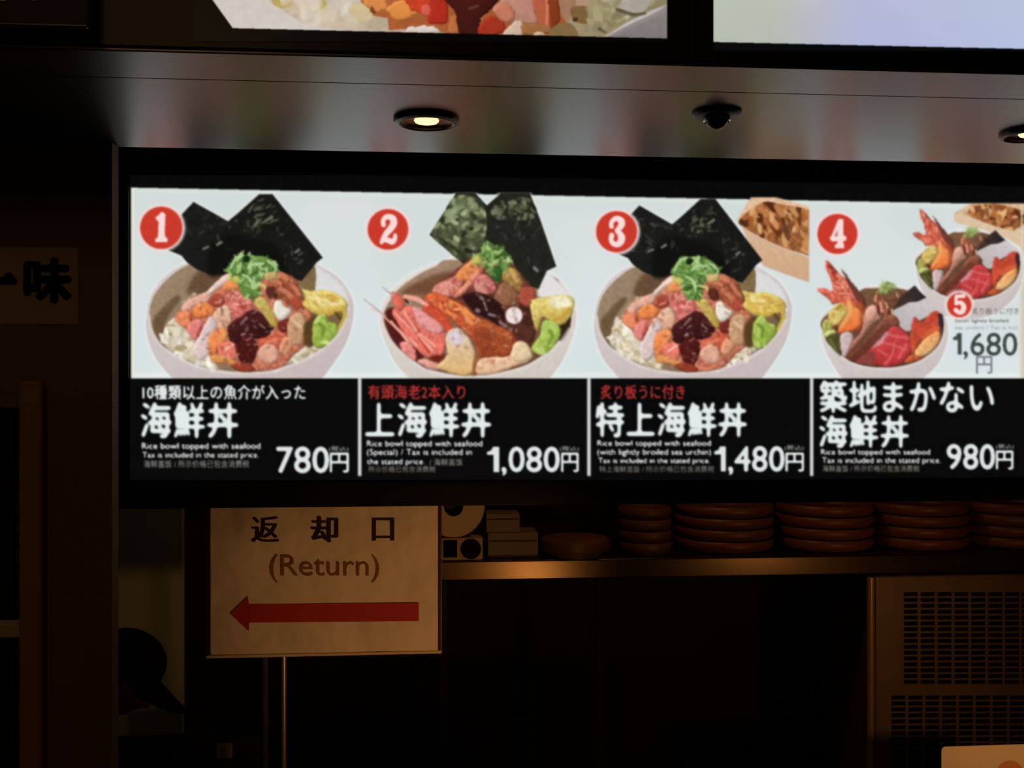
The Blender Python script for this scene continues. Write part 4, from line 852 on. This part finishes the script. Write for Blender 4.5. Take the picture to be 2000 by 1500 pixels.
for u0, u1, nm, m in BANDS:
    yc = YH+.025
    R = (X(u1, YH+.2)-X(u0, YH+.2))/2; yc += R if R < .2 else .2
    xc = (X(u0, yc)+X(u1, yc))/2; R = (X(u1, yc)-X(u0, yc))/2
    h = .042
    proto = None
    for k in range(4):
        lab = ('%s of the %s' % (TIER[k], nm))
        if proto is None:
            o = empty('lacquer_tray', (xc, yc, zh), 'red brown lacquer ' + lab, 'tray', 'lacquer trays stacked on the steel shelf')
            mb = tray_mesh(R, h+.003); bmesh.ops.translate(mb.bm, verts=mb.bm.verts, vec=(xc, yc, zh)); ch = mb.build('tray_body', m, o, True)
            proto = (o, ch)
        else:
            o = proto[0].copy(); COL.objects.link(o); o.location.z = zh+k*h; o['label'] = 'red brown lacquer ' + lab
            c2 = proto[1].copy(); COL.objects.link(c2); c2.parent = o; c2.matrix_parent_inverse = proto[1].matrix_parent_inverse.copy()
# low lid, cartons, roll
yc = YH+.09; xc = (X(1056, yc)+X(1190, yc))/2; R = (X(1190, yc)-X(1056, yc))/2
o = empty('low_tray', (xc, yc, zh), 'single low umber tray with a domed top, left of the tray stacks', 'tray')
mb = MB().lathe([(R*.78, 0), (R*.8, .018), (R*.98, .022), (R, .03), (R*.99, .058), (R*.9, .066), (R*.5, .072), (.004, .074)], (xc, yc, zh), 56); mb.build('tray_body', M_TRAY2, o, True)
M_CART = mat('grey_carton', (.13, .11, .095), .7, nscale=12, namt=.08)
o = empty('carton', (X(1000, YH+.05), YH+.1, zh), 'wider grey brown carton under the smaller one beside the paper roll', 'carton')
zc = Z(1000, 1041, YH+.05); MB().box((X(953, YH+.05), YH+.05, zh), (X(1051, YH+.05), YH+.2, zc), .002).build('box', M_CART, o)
MB().box((X(953, YH+.05)+.004, YH+.0485, zc-.030), (X(1051, YH+.05)-.004, YH+.0497, zc-.026)).build('lid_seam', M_DARK, o)
o = empty('carton', (X(982, YH+.06), YH+.1, zc), 'smaller grey brown carton on top of the wider one beside the paper roll', 'carton')
zc2 = Z(982, 1004, YH+.06); MB().box((X(950, YH+.06), YH+.06, zc+.0005), (X(1015, YH+.06), YH+.18, zc2), .002).build('box', M_CART, o)
MB().box((X(950, YH+.06)+.004, YH+.0585, zc2-.02), (X(1015, YH+.06)-.004, YH+.0597, zc2-.016)).build('lid_seam', M_DARK, o)
M_ROLL = mat('tissue', (.42, .34, .24), .85, nscale=30, namt=.05)
M_CASE = mat('beige_case', (.30, .23, .15), .6, nscale=9, namt=.06)
yb = YH+.012
zr = Z(900, 1051.5, yb)
o = empty('napkin_case', (X(900, yb), yb+.06, zh), 'beige case with a square and a round dark opening under the paper roll', 'case')
MB().box((X(852, yb), yb, zh), (X(943, yb), yb+.1, zr), .003).build('case_body', M_CASE, o)
ubox(866, 893, 1055, 1089, yb-.003, yb-.0005, .001).build('square_opening', M_INK, o)
pc = PY(919.5, 1072, yb)
MB().lathe([(20*yb/F, -.003), (20*yb/F, -.0005)], tuple(pc), 36, 'y').build('round_opening', M_INK, o, True)
MB().box((X(944.5, yb), yb+.004, zh), (X(950, yb), yb+.1, zr), .001).build('end_cap', M_INK, o)
pr = PY(886, 990, yb+.01); rr = float(pr[2]-zr)-.0006
o = empty('paper_roll', (pr[0], pr[1]+.04, zr), 'large paper roll with a dark core standing on the beige case', 'paper roll')
MB().lathe([(rr*.31, .002), (rr*.97, 0), (rr, .004), (rr, .09), (rr*.97, .094), (rr*.31, .092), (rr*.31, .002)], tuple(pr), 56, 'y', cap=False).build('paper', M_ROLL, o, True)
MB().lathe([(rr*.30, .004), (rr*.30, .09), (rr*.26, .09), (rr*.26, .06), (.002, .06)], tuple(pr), 40, 'y', cap=False).build('core', mat('dark_core', (.03, .02, .012), .8), o, True)

# ------------------------------------------------------------------ vented steel cabinet under the shelf
YV = 3.57
M_CAB = mat('bronze_steel', (.16, .115, .07), .45, .45, nscale=4, namt=.2)
cb = empty('vented_cabinet', (X(1900, YV), YV+.2, 0), 'dim bronze steel cabinet with two vent grilles under the shelf at the right', 'cabinet')
xa, xb = X(1697, YV), X(2300, YV); zv = zl-.004
MB().box((xa+.031, YV+.012, .02), (xb, YV+.42, zv), .006).build('body', M_CAB, cb)
MB().tube([(xa+.014, YV+.016, .02), (xa+.014, YV+.016, zv-.002)], .0145, 16).build('corner_post', mat('lit_post', (.34, .25, .15), .35, .5), cb, True)  # paler than the body: lamplight on the corner is put into the colour
def grille(u0, v0, v1, rows, cols, pu):
    mb = MB(); pv = (v1-v0)/rows
    for r_ in range(rows):
        for c_ in range(cols):
            ubox(u0+c_*pu, u0+c_*pu+pu*.80, v0+r_*pv, v0+r_*pv+pv*.62, YV+.0085, YV+.0115, 0, mb)
    mb.build('vent_grille', mat('vent_black', (.004, .003, .002), .9, spec=.1), cb)
grille(1766, 1157, 1340, 16, 10, 33)
grille(1742, 1359, 1510, 13, 11, 33)
ck = empty('laminated_card', tuple(PY(1920, 1480, 2.85)), 'bright cream card with rounded corners at the lower right corner', 'card')
YK = 2.85
w0, w1 = X(1839, YK), X(2075, YK); h0, h1 = Z(1950, 1640, YK), Z(1950, 1455.5, YK)
pts = []
for cx, cz, a0 in ((w1-.012, h1-.012, 0), (w0+.012, h1-.012, 90), (w0+.012, h0+.012, 180), (w1-.012, h0+.012, 270)):
    for k in range(7): a = math.radians(a0+15*k); pts.append((cx+.012*math.cos(a), cz+.012*math.sin(a)))
MB().prism(pts, YK, YK+.003).build('card', mat('cream_card', (.82, .74, .6), .5, nscale=8, namt=.05), ck)
MB().lathe([(30*YK/F, -.0006), (30*YK/F, -.0001)], tuple(PY(1972, 1514, YK)), 40, 'y').build('print', mat('orange_print', (.72, .30, .10), .6), ck)
MB().box(((w0+w1)/2-.012, YK+.0035, .02), ((w0+w1)/2+.012, YK+.014, h0+.06), .003).build('stand_post', M_FR, ck)
MB().lathe([(.11, 0), (.11, .012), (.09, .02)], ((w0+w1)/2, YK+.009, 0), 36).build('base', M_FR, ck, True)
# ------------------------------------------------------------------ stooping person in a cap behind the pier
def skin(name, pts, edges, rad, m, parent, sub=2, root=0):
    me = bpy.data.meshes.new(name); me.from_pydata(pts, edges, [])
    o = link(name, me, m, parent)
    sk = o.modifiers.new('skin', 'SKIN'); sk.use_smooth_shade = True
    for i, r_ in enumerate(rad):
        q = me.skin_vertices[0].data[i]; q.radius = r_ if isinstance(r_, tuple) else (r_, r_); q.use_root = i == root
    if sub: s_ = o.modifiers.new('subdivision', 'SUBSURF'); s_.levels = s_.render_levels = sub
    dg = bpy.context.evaluated_depsgraph_get(); nm = bpy.data.meshes.new_from_object(o.evaluated_get(dg))
    o.modifiers.clear(); o.data = nm; nm.name = name
    nm.polygons.foreach_set('use_smooth', [True]*len(nm.polygons))
    if not nm.materials: nm.materials.append(m)
    return o
YQ = 3.2
hc = Vector(PY(241, 1318, YQ))           # centre of the skull, facing +x and down
tilt = math.radians(36)
M_SKIN = mat('skin', (.10, .045, .028), .6, nscale=20, namt=.08); M_CAP = mat('black_cloth', (.004, .004, .004), .9, spec=.08); M_SHIRT = mat('dark_shirt', (.006, .006, .007), .9, spec=.1)
per = empty('person', (hc.x-.38, YQ, 0), 'person in a black peaked cap and dark clothes stooping forward behind the brown pier', 'person')
def hp(f, s_, up):                       # head frame: forward, side, up
    c, s__ = math.cos(tilt), math.sin(tilt)
    return hc+Vector((f*c+up*s__, -s_, -f*s__+up*c))
# body: pelvis on the stool, back bent forward, forearms on the thighs
pel = Vector((hc.x-.36, YQ, .52)); ch = Vector((hc.x-.20, YQ, .735)); nk = Vector((hc.x-.10, YQ, .81))
pts = [pel, pel.lerp(ch, .5)+Vector((-.03, 0, .02)), ch, nk, hp(-.055, 0, -.115), hp(-.02, 0, -.05)]
ed = [(0, 1), (1, 2), (2, 3), (3, 4), (4, 5)]; rad = [(.16, .12), (.145, .11), (.165, .115), (.075, .07), (.056, .056), (.07, .07)]
for s_ in (-1, 1):
    n = len(pts); sh_ = ch+Vector((.03, s_*.18, .02)); el = Vector((hc.x-.02, YQ+s_*.22, .545)); wr = Vector((hc.x+.14, YQ+s_*.12, .515))
    pts += [sh_, el, wr]; ed += [(2, n), (n, n+1), (n+1, n+2)]; rad += [.068, .046, .03]
    n = len(pts); kn = Vector((hc.x+.05, YQ+s_*.15, .46)); an = Vector((hc.x-.02, YQ+s_*.15, .09)); toe = Vector((hc.x+.13, YQ+s_*.16, .045))
    pts += [pel+Vector((.05, s_*.1, -.02)), kn, an, toe]; ed += [(0, n), (n, n+1), (n+1, n+2), (n+2, n+3)]; rad += [.1, .068, .045, .038]
body = skin('body', [tuple(p_) for p_ in pts], ed, rad, M_SHIRT, per)
# head: one continuous surface with brow, nose, lips and chin
bm = bmesh.new(); bmesh.ops.create_uvsphere(bm, u_segments=40, v_segments=32, radius=1)
def bump(p_, c_, r_, amt, dirv):
    d = (p_-Vector(c_)).length; return Vector(dirv)*amt*math.exp(-(d/r_)**2)
for v_ in bm.verts:
    n_ = v_.co.copy(); f, s_, u_ = n_
    p_ = Vector((f*.097, s_*.075, u_*.108))
    if u_ < 0: p_.x += .012*(-u_); p_.y *= 1-.28*(-u_)**1.4; p_.z *= 1.12
    if f < 0 and u_ < -.2: p_.x *= .82
    p_ += bump(p_, (.098, 0, -.028), .017, .026, (1, 0, -.35)); p_ += bump(p_, (.1, 0, .0), .012, .010, (1, 0, 0))
    for q in (-1, 1):
        p_ += bump(p_, (.088, q*.031, .008), .014, -.010, (1, 0, 0)); p_ += bump(p_, (.09, q*.03, .03), .016, .006, (1, 0, 0)); p_ += bump(p_, (.075, q*.045, -.03), .02, .005, (1, 0, 0))
    p_ += bump(p_, (.1, 0, -.062), .014, .010, (1, 0, 0)); p_ += bump(p_, (.1, 0, -.072), .006, -.006, (1, 0, 0)); p_ += bump(p_, (.09, 0, -.105), .02, .012, (1, 0, -.3))
    v_.co = hp(p_.x, p_.y, p_.z)
mb = MB(); mb.bm.free(); mb.bm = bm; hd = mb.build('head', M_SKIN, per, True)
for q in (-1, 1):
    m_ = MB(); bmesh.ops.create_uvsphere(m_.bm, u_segments=16, v_segments=12, radius=.012)
    bmesh.ops.translate(m_.bm, verts=m_.bm.verts, vec=hp(.078, q*.031, .008)); m_.build('eye', mat('eye_white', (.3, .28, .25), .2), hd, True)
    m_ = MB(); bmesh.ops.create_uvsphere(m_.bm, u_segments=16, v_segments=12, radius=1)
    for v_ in m_.bm.verts: a, b_, c_ = v_.co; v_.co = hp(-.005+a*.02+c_*-.004, q*(.074+b_*.009+abs(a)*.004), -.018+c_*.033)
    m_.build('ear', M_SKIN, hd, True)
bm = bmesh.new(); bmesh.ops.create_uvsphere(bm, u_segments=32, v_segments=20, radius=1)
bmesh.ops.delete(bm, geom=[v_ for v_ in bm.verts if v_.co.z > .35 or v_.co.x > .35], context='VERTS')
for v_ in bm.verts: v_.co = hp(v_.co.x*.103-.002, v_.co.y*.08, v_.co.z*.098)
mb = MB(); mb.bm.free(); mb.bm = bm; mb.build('hair', mat('black_hair', (.006, .005, .005), .6), per, True)
# cap with a curved peak
cp = None
bm = bmesh.new(); bmesh.ops.create_uvsphere(bm, u_segments=40, v_segments=28, radius=1)
bmesh.ops.delete(bm, geom=[v_ for v_ in bm.verts if v_.co.z < -.12], context='VERTS')
for v_ in bm.verts:
    f, s_, u_ = v_.co; v_.co = hp(f*(.104 if f > 0 else .114)-.002, s_*.089, .036+(u_**.8 if u_ > 0 else u_)*.104)
bmesh.ops.solidify(bm, geom=bm.faces[:], thickness=.003)
mb = MB(); mb.bm.free(); mb.bm = bm; cp = mb.build('cap', M_CAP, per, True)
bm = bmesh.new(); rows = []
for j in range(9):
    t_ = j/8; row = []
    for i in range(17):
        a = (i/16-.5)*math.radians(150); k = math.cos(a*.85)
        f = .100*math.cos(a)+.118*t_*k; s_ = .085*math.sin(a)*(1-.06*t_); u_ = .030-.018*t_-.30*abs(s_)**1.6*t_*2
        row.append((f, s_, u_))
    rows.append(row)
top = [[bm.verts.new(hp(f, s_, u_+.003)) for f, s_, u_ in r_] for r_ in rows]; bot = [[bm.verts.new(hp(f, s_, u_-.002)) for f, s_, u_ in r_] for r_ in rows]
for j in range(8):
    for i in range(16):
        bm.faces.new((top[j][i], top[j+1][i], top[j+1][i+1], top[j][i+1])); bm.faces.new((bot[j][i], bot[j][i+1], bot[j+1][i+1], bot[j+1][i]))
for i in range(16): bm.faces.new((top[8][i], bot[8][i], bot[8][i+1], top[8][i+1])); bm.faces.new((top[0][i], top[0][i+1], bot[0][i+1], bot[0][i]))
for j in range(8): bm.faces.new((top[j][0], bot[j][0], bot[j+1][0], top[j+1][0])); bm.faces.new((top[j][16], top[j+1][16], bot[j+1][16], bot[j][16]))
mb = MB(); mb.bm.free(); mb.bm = bm; mb.build('peak', M_CAP, cp, True)
# hands resting on the knees
for s_ in (-1, 1):
    wr = Vector((hc.x+.14, YQ+s_*.12, .515)); pa = wr+Vector((.05, 0, -.004))
    pts = [wr, pa]; ed = [(0, 1)]; rad = [(.028, .02), (.034, .016)]
    for k, L_ in enumerate((.066, .076, .072, .056)):
        b_ = pa+Vector((.035, (k-1.5)*.019*s_, .002)); n = len(pts); d1 = Vector((.6, (k-1.5)*.05*s_, -.18)).normalized(); d2 = Vector((.55, 0, -.75)).normalized()
        pts += [b_, b_+d1*L_*.5, b_+d1*L_*.5+d2*L_*.5]; ed += [(1, n), (n, n+1), (n+1, n+2)]; rad += [.0095, .0085, .007]
    n = len(pts); b_ = pa+Vector((-.01, -.03*s_, -.004)); pts += [b_, b_+Vector((.03, -.018*s_, -.012)), b_+Vector((.055, -.02*s_, -.022))]; ed += [(1, n), (n, n+1), (n+1, n+2)]; rad += [.012, .0095, .0075]
    skin('hand', [tuple(p_) for p_ in pts], ed, rad, M_SKIN, per, 1)
st = empty('stool', (pel.x, YQ, 0), 'low round stool under the stooping person behind the brown pier', 'stool')
MB().lathe([(.16, .302), (.17, .309), (.17, .332), (.16, .340)], (pel.x, YQ, 0), 40).build('seat', M_DARK, st, True)
for k in range(4):
    a = math.radians(45+90*k); MB().tube([(pel.x+.12*math.cos(a), YQ+.12*math.sin(a), 0.301), (pel.x+.16*math.cos(a), YQ+.16*math.sin(a), 0)], .012).build('leg', M_DARK, st, True)
